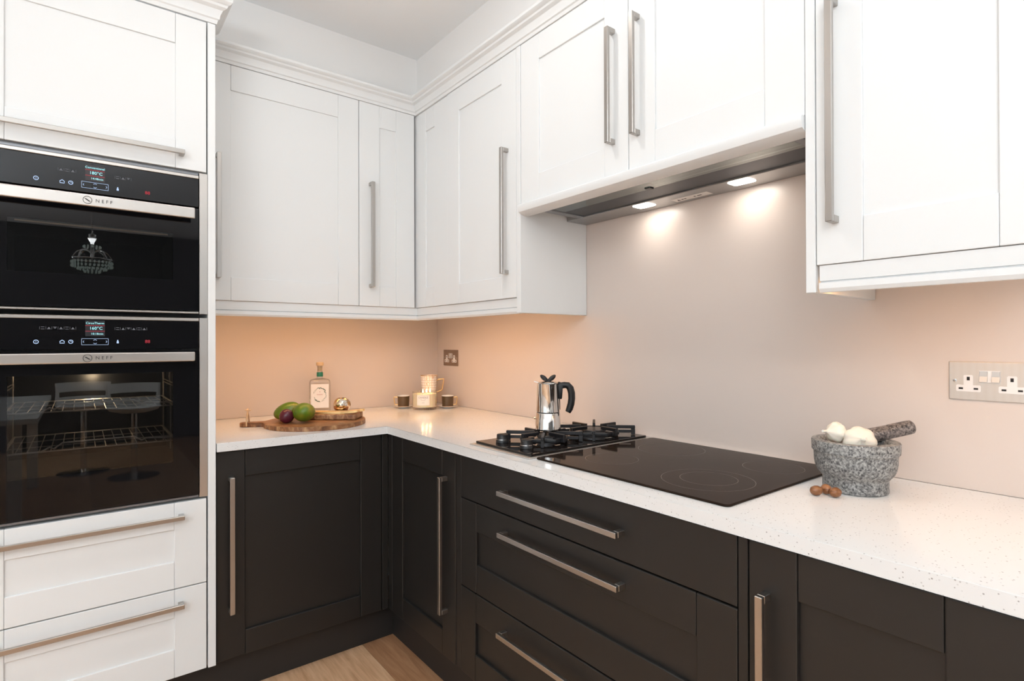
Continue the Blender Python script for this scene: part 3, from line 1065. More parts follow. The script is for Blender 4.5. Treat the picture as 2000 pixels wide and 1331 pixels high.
t = thing('base_cabinet', (-0.3, -0.85, 0.15), 'charcoal base cupboard in the inner corner beside the three drawers', 'cabinet')
carcass(t, 'R', BRF, -1.1600, -0.6300, 0.152, 0.868, 'dark')
MB().box(-0.6265, BRF - 0.0005, -0.6285, -0.6095, ZD0, ZD1, 0.001, 1).box(BRF, BRF + 0.019, -0.6615, -0.6290, ZD0, ZD1, 0.001, 1).build('corner_post', 'dark', t)
dr = shaker(t, 'door', 'R', BRF, -1.1410, -0.6625, ZD0, ZD1, -1.0550, -0.7520, 0.2372, 0.7750, 'dark')
handle(dr, 'R', BRF, -1.0925, -1.0780, 0.3080, 0.7770)
MB().box(BRF + 0.002, BRF + 0.02, -1.1740, -1.1435, ZD0, ZD1, 0.001, 1).build('filler_strip', 'dark', t)

t = thing('drawer_unit', (-0.3, -1.66, 0.15), 'wide charcoal unit of three drawers under the hobs', 'cabinet')
carcass(t, 'R', BRF, -2.1580, -1.1760, 0.152, 0.868, 'dark')
dr = slab(t, 'drawer', 'R', BRF, -2.1560, -1.1765, 0.7275, ZD1, 'dark')
handle(dr, 'R', BRF, -1.8775, -1.4190, 0.7875, 0.8015)
dr = shaker(t, 'drawer', 'R', BRF, -2.1560, -1.1765, 0.4370, 0.7235, -2.0655, -1.2660, 0.5280, 0.6325, 'dark')
handle(dr, 'R', BRF, -1.8795, -1.4205, 0.6655, 0.6795)
dr = shaker(t, 'drawer', 'R', BRF, -2.1560, -1.1765, ZD0, 0.4330, -2.0655, -1.2580, 0.2385, 0.3410, 'dark')
handle(dr, 'R', BRF, -1.8795, -1.4145, 0.3690, 0.3830)
MB().box(BRF, BRF + 0.022, -2.1772, -2.1580, ZD0, ZD1 + 0.003, 0.001, 1).build('filler_strip', 'dark', t)

t = thing('base_cabinet', (-0.3, -2.37, 0.15), 'charcoal base cupboard with framed door under the mortar', 'cabinet')
carcass(t, 'R', BRF, -2.5770, -2.1795, 0.152, 0.868, 'dark')
dr = shaker(t, 'door', 'R', BRF, -2.5720, -2.1795, ZD0, ZD1, -2.4800, -2.2690, 0.2372, 0.7790, 'dark')
handle(dr, 'R', BRF, -2.2220, -2.2080, 0.3080, 0.7780)

# ---------------------------------------------------------------- gas hob
t = thing('gas_hob', (-0.30, -1.35, 0.90), 'narrow two-burner gas hob on black glass with steel edging', 'hob')
GX0, GX1, GY0, GY1 = -0.578, -0.028, -1.503, -1.197
mb = MB().box(GX0, GX1, GY0, GY1, 0.9002, 0.9038, 0.0012, 1)
mb.build('frame', 'satin', t)
MB().box(GX0 + 0.0195, GX1 - 0.006, GY0 + 0.011, GY1 - 0.009, 0.9040, 0.9115, 0.0015, 2).build('glass_top', 'hob_glass', t)
ZG = 0.9115
for (kx, ky) in ((-0.509, -1.287), (-0.511, -1.413)):
    mb = MB().lathe([(0.0215, 0.0), (0.0215, 0.007), (0.0195, 0.010), (0.0185, 0.026), (0.0165, 0.0275), (0.0, 0.0275)], (kx, ky, ZG + 0.0005), 28, cap=False)
    mb.box(kx - 0.0195, kx + 0.0195, ky - 0.006, ky + 0.006, ZG + 0.020, ZG + 0.0295, 0.002, 1)
    kn = mb.build('knob', 'plastic', t)
    MB().lathe([(0.0196, 0.0095), (0.0199, 0.0105), (0.0196, 0.0115)], (kx, ky, ZG + 0.0005), 28, cap=False).build('knob_ring', 'chrome', kn)


def burner(cx, cy, r):
    MB().lathe([(r * 1.15, 0), (r * 1.15, 0.006), (r * 0.95, 0.009), (r * 0.95, 0.0145), (0, 0.0145)], (cx, cy, ZG + 0.0003), 32, cap=False).build('burner_ring', 'steel_dark', t)
    MB().lathe([(r * 1.02, 0.0), (r * 1.03, 0.003), (r * 0.98, 0.006), (0, 0.0065)], (cx, cy, ZG + 0.0150), 32, cap=False).build('burner_cap', 'burner', t)
    MB().tube([(cx + r * 1.25, cy + 0.01, ZG), (cx + r * 1.25, cy + 0.01, ZG + 0.016)], 0.0022, 6).build('igniter', 'china', t)


burner(-0.378, -1.352, 0.030)
burner(-0.160, -1.360, 0.044)


def pan_support(cx, cy, hx, hy, inner, ztop=0.9452):
    mb = MB()
    zl = ZG + 0.013
    s = 0.0098
    # square ring with clipped corners, standing on four feet
    k = 0.30
    pts = [(hx, hy * k), (hx * k, hy), (-hx * k, hy), (-hx, hy * k), (-hx, -hy * k), (-hx * k, -hy), (hx * k, -hy), (hx, -hy * k)]
    ring = [(cx + a * 0.80, cy + c_ * 0.80) for a, c_ in pts]
    for i in range(8):
        a, c_ = ring[i], ring[(i + 1) % 8]
        d = Vector((c_[0] - a[0], c_[1] - a[1], 0))
        ln = d.length
        rot = Matrix.Translation((a[0], a[1], 0)) @ Matrix.Rotation(math.atan2(d.y, d.x), 4, 'Z')
        mb.box(-s / 2, ln + s / 2, -s * 0.6, s * 0.6, zl - 0.006, zl + 0.006, 0.003, 2, rot=rot)
    for (dx, dy) in ((1, 0), (-1, 0), (0, 1), (0, -1), (1, 1), (1, -1), (-1, 1), (-1, -1)):
        ex, ey = dx * hx, dy * hy
        diag = dx and dy
        if diag:
            ex *= 0.93
            ey *= 0.93
        ang = math.atan2(ey, ex)
        R = math.hypot(ex, ey)
        rot = Matrix.Translation((cx, cy, 0)) @ Matrix.Rotation(ang, 4, 'Z')
        ri = inner if not diag else inner * 1.25
        # finger: upper bar, upright, and the lower arm that ties it to the ring
        mb.box(ri, R, -s / 2, s / 2, ztop - 0.0115, ztop, 0.0016, 1, rot=rot)
        mb.box(R - 0.014, R, -s / 2, s / 2, (ZG + 0.001) if diag else zl - 0.005, ztop - 0.0115, 0.001, 1, rot=rot)
        rr = (0.80 * hx if not diag else 0.80 * math.hypot(hx, hy) * 0.65)
        mb.box(min(rr, ri + 0.02), R - 0.014, -s / 2, s / 2, zl - 0.005, zl + 0.005, 0.001, 1, rot=rot)
    return mb.build('pan_support', 'iron', t)


pan_support(-0.385, -1.352, 0.095, 0.098, 0.026)
pan_support(-0.160, -1.362, 0.112, 0.106, 0.036)

# ---------------------------------------------------------------- induction hob
t = thing('induction_hob', (-0.29, -1.815, 0.90), 'wide flat black glass induction hob with faint cooking rings', 'hob')
IX0, IX1, IY0, IY1 = -0.5575, -0.020, -2.1130, -1.5075
cr = 0.012
c = []
for (ax, ay, a0) in ((IX1 - cr, IY1 - cr, 0), (IX0 + cr, IY1 - cr, 90), (IX0 + cr, IY0 + cr, 180), (IX1 - cr, IY0 + cr, 270)):
    for k in range(5):
        a = math.radians(a0 + 22.5 * k)
        c.append((ax + cr * math.cos(a), ay + cr * math.sin(a)))
mb = MB().prism(c, (lambda a, b_: (a, b_, 0.9003), lambda a, b_: (a, b_, 0.9055)), 0.0022, 2)
gt_ = mb.build('glass_top', 'induction', t)
ZI = 0.90562


def ring(cx, cy, r, arcs):
    mb = MB()
    for (a0, a1) in arcs:
        n = max(6, int((a1 - a0) / 6))
        bm = mb.bm
        prev = None
        for k in range(n + 1):
            a = math.radians(a0 + (a1 - a0) * k / n)
            p = (bm.verts.new((cx + (r - 0.0006) * math.cos(a), cy + (r - 0.0006) * math.sin(a), ZI)),
                 bm.verts.new((cx + (r + 0.0006) * math.cos(a), cy + (r + 0.0006) * math.sin(a), ZI)))
            if prev:
                bm.faces.new([prev[0], prev[1], p[1], p[0]])
            prev = p
    mb.build('cooking_ring', 'ring', t, smooth=False)


ring(-0.400, -1.965, 0.108, [(0, 360)])
ring(-0.390, -1.962, 0.067, [(0, 360)])
ring(-0.150, -2.000, 0.075, [(0, 360)])
ring(-0.150, -1.680, 0.100, [(0, 360)])
ring(-0.400, -1.660, 0.075, [(0, 360)])

# ---------------------------------------------------------------- moka pot on the small burner
ca, sa = math.cos(-0.66), math.sin(-0.66)
MX, MY, MZ = -0.360, -1.343, 0.9457
t = thing('moka_pot', (MX, MY, MZ), 'polished steel stovetop coffee pot with black handle on the gas hob', 'coffee pot')
mk = lambda a, b_, z: (MX + ca * a - sa * b_, MY + sa * a + ca * b_, MZ + z)
MB().lathe([(0.0, 0.0), (0.0420, 0.0), (0.0435, 0.003), (0.0432, 0.006), (0.0395, 0.0565), (0.0385, 0.0580), (0, 0.058)], (MX, MY, MZ), 40, cap=False).build('boiler', 'chrome', t)
MB().lathe([(0.0378, 0.0575), (0.0378, 0.0605)], (MX, MY, MZ), 40).build('gasket', 'plastic', t)
MB().lathe([(0, 0.060), (0.0385, 0.060), (0.0393, 0.0612), (0.0355, 0.153), (0.0362, 0.1548), (0.0340, 0.1548), (0.0335, 0.149), (0, 0.149)], (MX, MY, MZ), 40, cap=False).build('collector', 'chrome', t)
mb = MB()
mb.lathe([(0.0, 0.1565), (0.0350, 0.1562), (0.0360, 0.1575), (0.0300, 0.1605), (0.0, 0.1625)], (MX, MY, MZ), 36, cap=False)
# pouring lip pointing away from the handle
mb.prism([(-0.030, 0.011), (-0.047, 0.003), (-0.047, -0.003), (-0.030, -0.011)], (lambda a, b_: mk(a, b_, 0.1565 + max(0, -a - 0.03) * 0.25), lambda a, b_: mk(a, b_, 0.1590 + max(0, -a - 0.03) * 0.25)))
lid = mb.build('lid', 'chrome', t)
mb = MB()
for s_ in (-1, 1):
    # two leaf-shaped wings of the knob
    pts = [mk(s_ * (0.002 + 0.0235 * k / 6), 0, 0.1625 + 0.020 * (k / 6) ** 0.9) for k in range(7)]
    mb.tube(pts, [0.0045, 0.0064, 0.0075, 0.0080, 0.0074, 0.0058, 0.0022], 10)
mb.tube([mk(0, 0, 0.158), mk(0, 0, 0.170)], 0.0055, 10)
mb.build('lid_knob', 'plastic', lid)
mb = MB()
mb.tube([mk(-0.0425, 0, 0.040), mk(-0.0475, 0, 0.0395)], 0.0045, 10)
mb.build('safety_valve', 'gold_print', t)
# handle: collar block, hooked grip
mb = MB()
pts = [(0.030, 0.142), (0.042, 0.147), (0.055, 0.1495), (0.066, 0.1485), (0.0745, 0.139), (0.079, 0.122), (0.0795, 0.104), (0.077, 0.086), (0.072, 0.070), (0.0665, 0.0585)]
R_ = [0.011, 0.011, 0.0105, 0.0112, 0.0120, 0.0122, 0.0120, 0.0118, 0.0115, 0.0095]
mb.tube([mk(a, 0, z) for a, z in pts], R_, 12)
blk = [(0.0335, 0.150), (0.0500, 0.150), (0.0480, 0.128), (0.0465, 0.106), (0.0440, 0.1025), (0.0365, 0.1035)]
mb.prism(blk, (lambda a, z: mk(a, -0.011, z), lambda a, z: mk(a, 0.011, z)), 0.003, 2)
mb.prism([(0.0367, 0.106), (0.0400, 0.106), (0.0405, 0.068), (0.0385, 0.066)], (lambda a, z: mk(a, -0.003, z), lambda a, z: mk(a, 0.003, z)))
mb.box(-0.004, 0.006, -0.008, 0.008, 0, 0.009, 0.002, 1, rot=Matrix.Translation(mk(0.036, 0, 0.151)) @ Matrix.Rotation(-0.66, 4, 'Z'))
mb.build('handle', 'plastic', t)

# ---------------------------------------------------------------- mortar, pestle, garlic, nuts
GXc, GYc = -0.203, -2.216
prof = [(0.0, 0.0), (0.0625, 0.0), (0.0655, 0.003), (0.0650, 0.024), (0.0655, 0.030), (0.0695, 0.035), (0.0755, 0.042), (0.0800, 0.053), (0.0822, 0.066), (0.0828, 0.083),
        (0.0840, 0.086), (0.0868, 0.089), (0.0878, 0.110), (0.0865, 0.113), (0.0700, 0.1135), (0.066, 0.109), (0.060, 0.075), (0.045, 0.045), (0.020, 0.034), (0, 0.033)]
mo = MB().lathe(prof, (GXc, GYc, 0.9003), 56, cap=False).build('mortar', 'granite', None, (GXc, GYc, 0.9))
tag(mo, 'speckled grey granite mortar with stepped rim on the worktop', 'mortar')


def axis_to(v):
    return Vector(v).normalized().to_track_quat('Z', 'Y').to_matrix()


a = Vector((-0.1900, -2.2010, 1.0090))
e = Vector((-0.1000, -2.2955, 1.0430))
dv = (e - a)
Ln = dv.length
pe = MB().lathe([(0, -0.012), (0.010, -0.011), (0.0160, -0.006), (0.0178, 0.003), (0.0176, 0.03), (0.0162, Ln * 0.6), (0.0160, Ln - 0.006), (0.0150, Ln), (0.011, Ln + 0.0035), (0, Ln + 0.0045)], a, 32, axis=axis_to(dv), cap=False).build('pestle', 'granite_dark', None, tuple(a))
tag(pe, 'dark speckled granite pestle leaning out of the mortar', 'pestle')


def garlic(loc, up, r, label, squash=0.86, neck=1.0):
    t = thing('garlic_bulb', loc, label, 'garlic', 'garlic bulbs in the mortar')
    A = axis_to(up)
    prof = [(0.0, -0.80), (0.30, -0.84), (0.62, -0.74), (0.90, -0.42), (1.0, -0.05), (0.95, 0.28), (0.76, 0.60), (0.46, 0.82), (0.24, 0.98), (0.15, 1.10), (0.12, 1.22)]
    MB().lathe([(a_ * r, h * r * squash) for a_, h in prof], loc, 48, axis=A, cap=True,
               wob=lambda a_, h: 1.0 + 0.11 * abs(math.cos(3.5 * a_ + 0.4)) ** 0.7 - 0.09).build('bulb', 'garlic', t, ang=60)
    base = Vector(loc)
    MB().tube([base + A @ Vector((0, 0, r * squash * 1.18)), base + A @ Vector((r * 0.06, 0, r * squash * (1.18 + 0.27 * neck))), base + A @ Vector((r * 0.16, 0.0, r * squash * (1.18 + 0.57 * neck)))], [r * 0.15, r * 0.13, r * 0.12], 10).build('stem', 'garlic', t)
    MB().lathe([(0.0, -0.86), (0.27, -0.90), (0.30, -0.82), (0, -0.8)], base, 16, axis=A @ Matrix.Diagonal((r, r, r * squash)), cap=False,
               wob=lambda a_, h: 1 + 0.15 * math.sin(5 * a_)).build('root_plate', 'garlic_root', t)
    return t


garlic((-0.2395, -2.1905, 1.0315), (-0.86, 0.50, 0.12), 0.0238, 'white garlic bulb on its side at the mortar rim with stem pointing outwards')
garlic((-0.2340, -2.2370, 1.0165), (-0.80, -0.50, 0.30), 0.0335, 'white garlic bulb with its neck facing out, against the pestle', 0.80, 0.35)


def nut(x, y, rz, label):
    pts = [(0.0, -0.0135), (0.0035, -0.0128), (0.0085, -0.009), (0.0108, -0.002), (0.0106, 0.004), (0.0080, 0.0095), (0.0035, 0.0128), (0.0, 0.0145)]
    R = Matrix.Rotation(rz, 3, 'Z') @ Matrix.Rotation(PI / 2, 3, 'Y')
    o = MB().lathe(pts, (x, y, 0.9003 + 0.0109), 24, axis=R, cap=False, wob=lambda a_, h: 1 + 0.015 * math.sin(3 * a_)).build('nut', 'nut', None, (x, y, 0.9))
    tag(o, label, 'nut', 'brown nuts beside the mortar')


nut(-0.3225, -2.1830, -0.55, 'brown shelled nut nearest the induction hob, before the mortar')
nut(-0.2930, -2.1915, 0.7, 'brown shelled nut between two others, touching the mortar foot')
nut(-0.3055, -2.2155, -0.2, 'brown shelled nut furthest from the induction hob, before the mortar')

# ---------------------------------------------------------------- wall sockets


def socket(yc, zc, label, tone='plate'):
    t = thing('wall_socket', (0.0, yc, zc), label, 'socket')
    hw, hh = 0.0735, 0.0435
    # viewer's right is -y: s runs that way
    Y = lambda s_: yc - s_
    MB().box(-0.0045, -0.0002, Y(-hw), Y(hw), zc - hh, zc + hh, 0.0016, 2).build('face_plate', tone, t)
    for sx in (-0.0375, 0.0375):
        mb = MB()
        p = [(-0.0205, -0.0245), (0.0205, -0.0245), (0.0225, -0.0225), (0.0225, -0.0115), (0.0205, -0.0095), (0.0085, -0.0095), (0.0085, 0.0115), (0.0065, 0.0135),
             (-0.0065, 0.0135), (-0.0085, 0.0115), (-0.0085, -0.0095), (-0.0205, -0.0095), (-0.0225, -0.0115), (-0.0225, -0.0225)]
        mb.prism(p, (lambda a, b_: (-0.0056, Y(sx + a), zc + b_), lambda a, b_: (-0.0044, Y(sx + a), zc + b_)))
        ins = mb.build('outlet', 'socket_white', t, smooth=False)
        mb = MB()
        mb.box(-0.0060, -0.0050, Y(sx - 0.0027), Y(sx + 0.0027), zc + 0.0012, zc + 0.0092)
        for q in (-0.0135, 0.0135):
            mb.box(-0.0060, -0.0050, Y(sx + q - 0.004), Y(sx + q + 0.004), zc - 0.0195, zc - 0.0155)
        mb.build('pin_holes', 'slot', ins, smooth=False)
    MB().box(-0.0056, -0.0044, Y(-0.0185), Y(0.0185), zc - 0.0025, zc + 0.0240, 0.0004, 1).build('switch_frame', 'socket_white', t)
    for q in (-0.0107, 0.0107):
        p = [(-0.0052, -0.001), (-0.0095, -0.001), (-0.0070, 0.0105), (-0.0060, 0.0225), (-0.0052, 0.0225)]
        MB().prism(p, (lambda a, b_: (a, Y(q - 0.0072), zc + b_), lambda a, b_: (a, Y(q + 0.0072), zc + b_)), 0.0006, 1).build('rocker_switch', 'steel', t)
    for q in (-0.0625, 0.0625):
        mb = MB().lathe([(0.0042, 0), (0.0040, 0.0008), (0.0, 0.0012)], (-0.0044, Y(q), zc), 16, axis=Matrix.Rotation(-PI / 2, 3, 'Y'), cap=False)
        sc_ = mb.build('screw', 'chrome', t)
        MB().box(-0.0060, -0.0050, Y(q - 0.003), Y(q + 0.003), zc - 0.0005, zc + 0.0005).build('screw_slot', 'slot', sc_, smooth=False)
    return t


socket(-0.1472, 1.1555, 'brushed metal double socket on the splashback near the inner corner, shade painted into its plate', 'plate_shaded')
socket(-2.4148, 1.1480, 'brushed metal double socket on the splashback beside the mortar')

# ---------------------------------------------------------------- boards, fruit and servers
BCX, BCY, BR_ = -0.822, -0.412, 0.199
hd = Vector((-0.26, 0.118, 0)).normalized()
hn = Vector((-hd.y, hd.x, 0))
a0 = math.atan2(hd.y, hd.x)
wob = 0.125
pts = []
for k in range(49):
    a = a0 + wob + (2 * PI - 2 * wob) * k / 48
    pts.append((BCX + BR_ * math.cos(a), BCY + BR_ * math.sin(a)))
c0 = Vector((BCX, BCY, 0))
hw, L_ = 0.022, 0.292
tip = [(L_ - 0.022 + 0.022 * math.sin(q), hw * math.cos(q)) for q in [PI * j / 8 for j in range(9)]]
for (l_, s_) in [(BR_ + 0.012, 0.0225)][:1]:
    pass
end = [c0 + hd * l_ + hn * -s_ for l_, s_ in tip]
end2 = [(p.x, p.y) for p in end]
# order: round edge ends just after the handle on its far side, then along the handle tip
outline = pts + [(p[0], p[1]) for p in [(c0 + hd * l_ + hn * (-hw)) for l_ in (BR_ + 0.008,)]] + [(p[0], p[1]) for p in [c0 + hd * l_ - hn * s_ for l_, s_ in tip]] + [(p[0], p[1]) for p in [(c0 + hd * l_ + hn * hw) for l_ in (BR_ + 0.008,)]]
mb = MB().prism(outline, (lambda a, b_: (a, b_, 0.9004), lambda a, b_: (a, b_, 0.9175)), 0.004, 3)
bd = thing('chopping_board', (BCX, BCY, 0.90), 'round acacia paddle board with handle and leather loop', 'chopping board')
M['acacia2'] = M['acacia']
mb.build('board', 'acacia', bd)
lp = c0 + hd * (L_ - 0.030)
mb = MB()
# leather loop through the handle end with its knot standing up
pt = lambda s_, z: (lp.x + hn.x * s_, lp.y + hn.y * s_, z)
mb.tube([pt(-0.024, 0.905), pt(-0.0245, 0.921), pt(-0.012, 0.945), pt(-0.002, 0.962), pt(0.004, 0.970)], 0.0030, 8, flat=1.6)
mb.tube([pt(0.024, 0.905), pt(0.0245, 0.921), pt(0.012, 0.945), pt(0.002, 0.962), pt(-0.004, 0.972)], 0.0030, 8, flat=1.6)
mb.tube([pt(-0.024, 0.905), pt(0, 0.9022), pt(0.024, 0.905)], 0.0018, 8, flat=1.6)
lx = Vector((0.788, -0.615, 0))
q = lambda s_, z: (lp.x + lx.x * s_, lp.y + lx.y * s_, z)
mb.tube([q(-0.010, 0.968), q(0.0, 0.964), q(0.013, 0.967)], 0.0024, 8)
mb.build('leather_loop', 'leather', bd)

lx = Vector((0.788, -0.615, 0))     # along the picture plane
ln_ = Vector((0.615, 0.788, 0))
A_ = Vector((-0.697, -0.522, 0))
poly = [A_, A_ + ln_ * 0.115, A_ + ln_ * 0.115 - lx * 0.212, A_ - lx * 0.212]
mb = MB().prism([(p.x, p.y) for p in poly], (lambda a, b_: (a, b_, 0.9180), lambda a, b_: (a, b_, 0.9415)), 0.005, 3)
b2 = mb.build('chopping_board', 'acacia', None, (-0.80, -0.40, 0.918))
tag(b2, 'small thick wooden board lying on the round paddle board', 'chopping board')


def server(off, dx, tilt, label):
    s0 = A_ + ln_ * off - lx * (0.215 - dx)
    mb = MB()
    ang = math.atan2(lx.y, lx.x) + tilt
    rot = Matrix.Translation((s0.x, s0.y, 0.9418)) @ Matrix.Rotation(ang, 4, 'Z')
    P = [(0, 0.0042), (0.15, 0.0050), (0.185, 0.0105), (0.205, 0.0125), (0.222, 0.0115), (0.2225, 0.0050), (0.207, 0.0035), (0.207, -0.0035), (0.2225, -0.0050), (0.222, -0.0115), (0.205, -0.0125), (0.185, -0.0105), (0.15, -0.0050), (0, -0.0042)]
    zc_ = lambda a: 0.006 * max(0, a - 0.15) / 0.07
    mb.prism(P, (lambda a, b_: rot @ Vector((a, b_, 0.0002 + zc_(a))), lambda a, b_: rot @ Vector((a, b_, 0.0088 + zc_(a)))), 0.001, 1)
    o = mb.build('salad_server', 'gold', None, (s0.x, s0.y, 0.9418))
    tag(o, label, 'server', 'gold servers on the small board')


server(0.022, -0.002, 0.0, 'gold notched salad server along the front edge of the small board')
server(0.056, 0.012, 0.03, 'gold notched salad server lying behind its twin beside the votive')

vp = A_ + ln_ * 0.098 - lx * 0.085
vo = MB().lathe([(0.0, 0.0), (0.020, 0.0), (0.0235, 0.003), (0.0330, 0.014), (0.0365, 0.027), (0.0345, 0.041), (0.0270, 0.0525), (0.0190, 0.0585), (0.0165, 0.0580), (0.026, 0.047), (0.030, 0.030), (0.022, 0.012), (0, 0.009)], (vp.x, vp.y, 0.9418), 36, cap=False,
                wob=lambda a_, h: 1 + 0.012 * math.sin(9 * a_)).build('votive_holder', 'mercury', None, (vp.x, vp.y, 0.9418))
tag(vo, 'round mottled gold and silver glass votive holder', 'votive')


def mango(loc, rz, ry, r, sc, label, name='mango', m='mango'):
    o = MB()
    prof = []
    for k in range(15):
        th = PI * k / 14
        z = -math.cos(th)
        rr = math.sin(th) * (1.0 + 0.10 * z)
        prof.append((max(rr, 0.0) * r, z * r * sc))
    R = Matrix.Rotation(rz, 3, 'Z') @ Matrix.Rotation(ry, 3, 'Y')
    o.lathe(prof, loc, 32, axis=R @ Matrix.Diagonal((0.88 if m == 'mango' else 1.0, 1, 1)), cap=False)
    t = thing(name, loc, label, 'fruit', 'fruit on the round board' if m == 'mango' else None)
    o.build('skin', m, t, ang=80)
    e_ = Vector(loc) + R @ Vector((0, 0, r * sc))
    MB().tube([e_ - R @ Vector((0, 0, 0.003)), e_ + R @ Vector((0, 0, 0.002))], [0.0028, 0.002], 8).build('stem_scar', 'cork', t)
    return t


mango((-0.9210, -0.3560, 0.9175 + 0.0390), math.atan2(lx.y, lx.x), math.radians(72), 0.0400, 1.42, 'long green mango lying behind the other fruit on the board')
mango((-0.8850, -0.4600, 0.9175 + 0.0425), math.atan2(ln_.y, ln_.x) + 0.5, math.radians(100), 0.0430, 1.15, 'rounder green mango in front beside the small board')
mango((-0.9450, -0.4300, 0.9175 + 0.0275), 0.4, math.radians(55), 0.0285, 1.0, 'dark purple plum in front of the two mangoes', 'plum', 'plum')

# ---------------------------------------------------------------- bottle
BX, BY = -0.694, -0.085
bt = thing('gin_bottle', (BX, BY, 0.90), 'square clear glass bottle with wreath label, green neck band and cork', 'bottle')
bw, bd_ = 0.047, 0.030
bt.rotation_euler = (0, 0, -0.33)


def rrect(hw, hd, r, n=4):
    c = []
    for (sx, sy, a0) in ((1, 1, 0), (-1, 1, 90), (-1, -1, 180), (1, -1, 270)):
        for k in range(n + 1):
            a = math.radians(a0 + 90 * k / n)
            c.append((sx * (hw - r) + r * math.cos(a), sy * (hd - r) + r * math.sin(a)))
    return c


mb = MB()
bm = mb.bm
lev = [(0.0003, 0.94, 0.008), (0.004, 1.0, 0.010), (0.150, 1.0, 0.010), (0.158, 0.97, 0.012), (0.164, 0.86, 0.018), (0.168, 0.55, 0.015)]
rings = []
for (z, s_, r_) in lev:
    rings.append([bm.verts.new((BX + a, BY + b_, 0.90 + z)) for a, b_ in rrect(bw * s_, bd_ * s_, r_ * s_)])
nr = len(rings[0])
for (z, r_) in ((0.172, 0.0155), (0.176, 0.0140), (0.222, 0.0135), (0.2225, 0.0150), (0.229, 0.0150)):
    ring_ = []
    for a, b_ in rrect(bw, bd_, 0.010):
        an = math.atan2(b_ / bd_, a / bw)
        ring_.append(bm.verts.new((BX + r_ * math.cos(an), BY + r_ * math.sin(an), 0.90 + z)))
    rings.append(ring_)
for A, B in zip(rings, rings[1:]):
    for j in range(nr):
        bm.faces.new([A[j], A[(j + 1) % nr], B[(j + 1) % nr], B[j]])
bm.faces.new(rings[0][::-1])
mb.build('glass_body', 'bottle_glass', bt, ang=30)
MB().lathe([(0.0143, 0.178), (0.0146, 0.179), (0.0146, 0.1975), (0.0143, 0.1985)], (BX, BY, 0.90), 24, cap=False).build('neck_band', 'green_band', bt)
MB().lathe([(0.0, 0.205), (0.0105, 0.205), (0.0108, 0.2295), (0.0165, 0.230), (0.0168, 0.2445), (0.0158, 0.2460), (0.0, 0.2460)], (BX, BY, 0.90), 24, cap=False).build('stopper', 'cork', bt)
lbz = 0.900 + 0.088
f = BY - bd_ - 0.0006
lb_ = MB().box(BX - 0.0395, BX + 0.0395, f - 0.0002, f + 0.0004, lbz - 0.056, lbz + 0.056).build('label', 'paper', bt, smooth=False)
mb = MB()
random.seed(3)
for k in range(46):
    a = 2 * PI * k / 46
    if 2.9 < a < 3.5 or 4.75 < a < 5.05:
        continue
    rr = 0.0275 + random.uniform(-0.003, 0.0025)
    big = 1.5 if (0.3 < a < 1.9 or 3.9 < a < 4.7) else 0.85
    x_, z_ = BX + rr * math.cos(a), lbz + 0.006 + rr * math.sin(a) * 1.12
    an = a + random.uniform(0.6, 2.2)
    ll, ww = 0.0040 * big, 0.0014 * big
    P = [(-ll, 0), (0, ww), (ll, 0), (0, -ww)]
    ca_, sa_ = math.cos(an), math.sin(an)
    mb.prism(P, (lambda u, v_: (x_ + u * ca_ - v_ * sa_, f - 0.0006, z_ + u * sa_ + v_ * ca_), lambda u, v_: (x_ + u * ca_ - v_ * sa_, f - 0.0002, z_ + u * sa_ + v_ * ca_)))
mb.build('wreath_print', 'ink', lb_, smooth=False)
mb = MB()
for dz, w_, h_ in ((0.012, 0.0015, 0.004), (-0.020, 0.0, 0.0)):
    if w_:
        mb.box(BX - w_, BX + w_, f - 0.0006, f - 0.0002, lbz + 0.006 + dz, lbz + 0.006 + dz + h_)
for dz, w_ in ((0.007, 0.014), (0.004, 0.012)):
    for k in range(9):
        xx = BX - w_ + 2 * w_ * k / 9
        mb.box(xx, xx + w_ * 0.13, f - 0.0006, f - 0.0002, lbz + dz, lbz + dz + 0.0022)
mb.build('lettering', 'ink_pink', lb_, smooth=False)

# ---------------------------------------------------------------- candle, mug, cups in the corner
CX, CY = -0.2135, -0.2370
t = thing('jar_candle', (CX, CY, 0.90), 'lit three-wick cream candle in a clear glass jar', 'candle')
MB().lathe([(0.0, 0.0), (0.0575, 0.0), (0.0605, 0.003), (0.0615, 0.015), (0.0620, 0.090), (0.0610, 0.0915), (0.0608, 0.090), (0.0603, 0.016), (0.0, 0.014)], (CX, CY, 0.9003), 48, cap=False).build('glass_jar', 'candle_glass', t)
MB().lathe([(0.0, 0.0145), (0.0598, 0.0145), (0.0601, 0.0785), (0.057, 0.080), (0.0, 0.0765)], (CX, CY, 0.9003), 48, cap=False).build('wax', 'wax', t)
vd = Vector((0.49, 0.87, 0))
sd = Vector((0.87, -0.49, 0))
for (p, q_) in ((-0.010, -0.020), (0.010, -0.006), (0.030, 0.010)):
    w_ = Vector((CX, CY, 0.9785)) + sd * p * 0.9 + vd * q_
    k = MB().tube([w_, w_ + Vector((0.0005, 0, 0.009))], 0.0009, 6).build('wick', 'ink_dark', t)
    MB().lathe([(0.0, 0.0), (0.0026, 0.003), (0.0030, 0.006), (0.0022, 0.011), (0.0008, 0.017), (0.0, 0.020)], w_ + Vector((0, 0, 0.006)), 12, cap=False).build('flame', 'flame', k)
    l = bpy.data.lights.new('candle_light', 'POINT')
    l.energy = 0.12
    l.color = (1.0, 0.62, 0.25)
    l.shadow_soft_size = 0.004
    o = bpy.data.objects.new('candle_light', l)
    COL.objects.link(o)
    o.location = w_ + Vector((0, 0, 0.013))
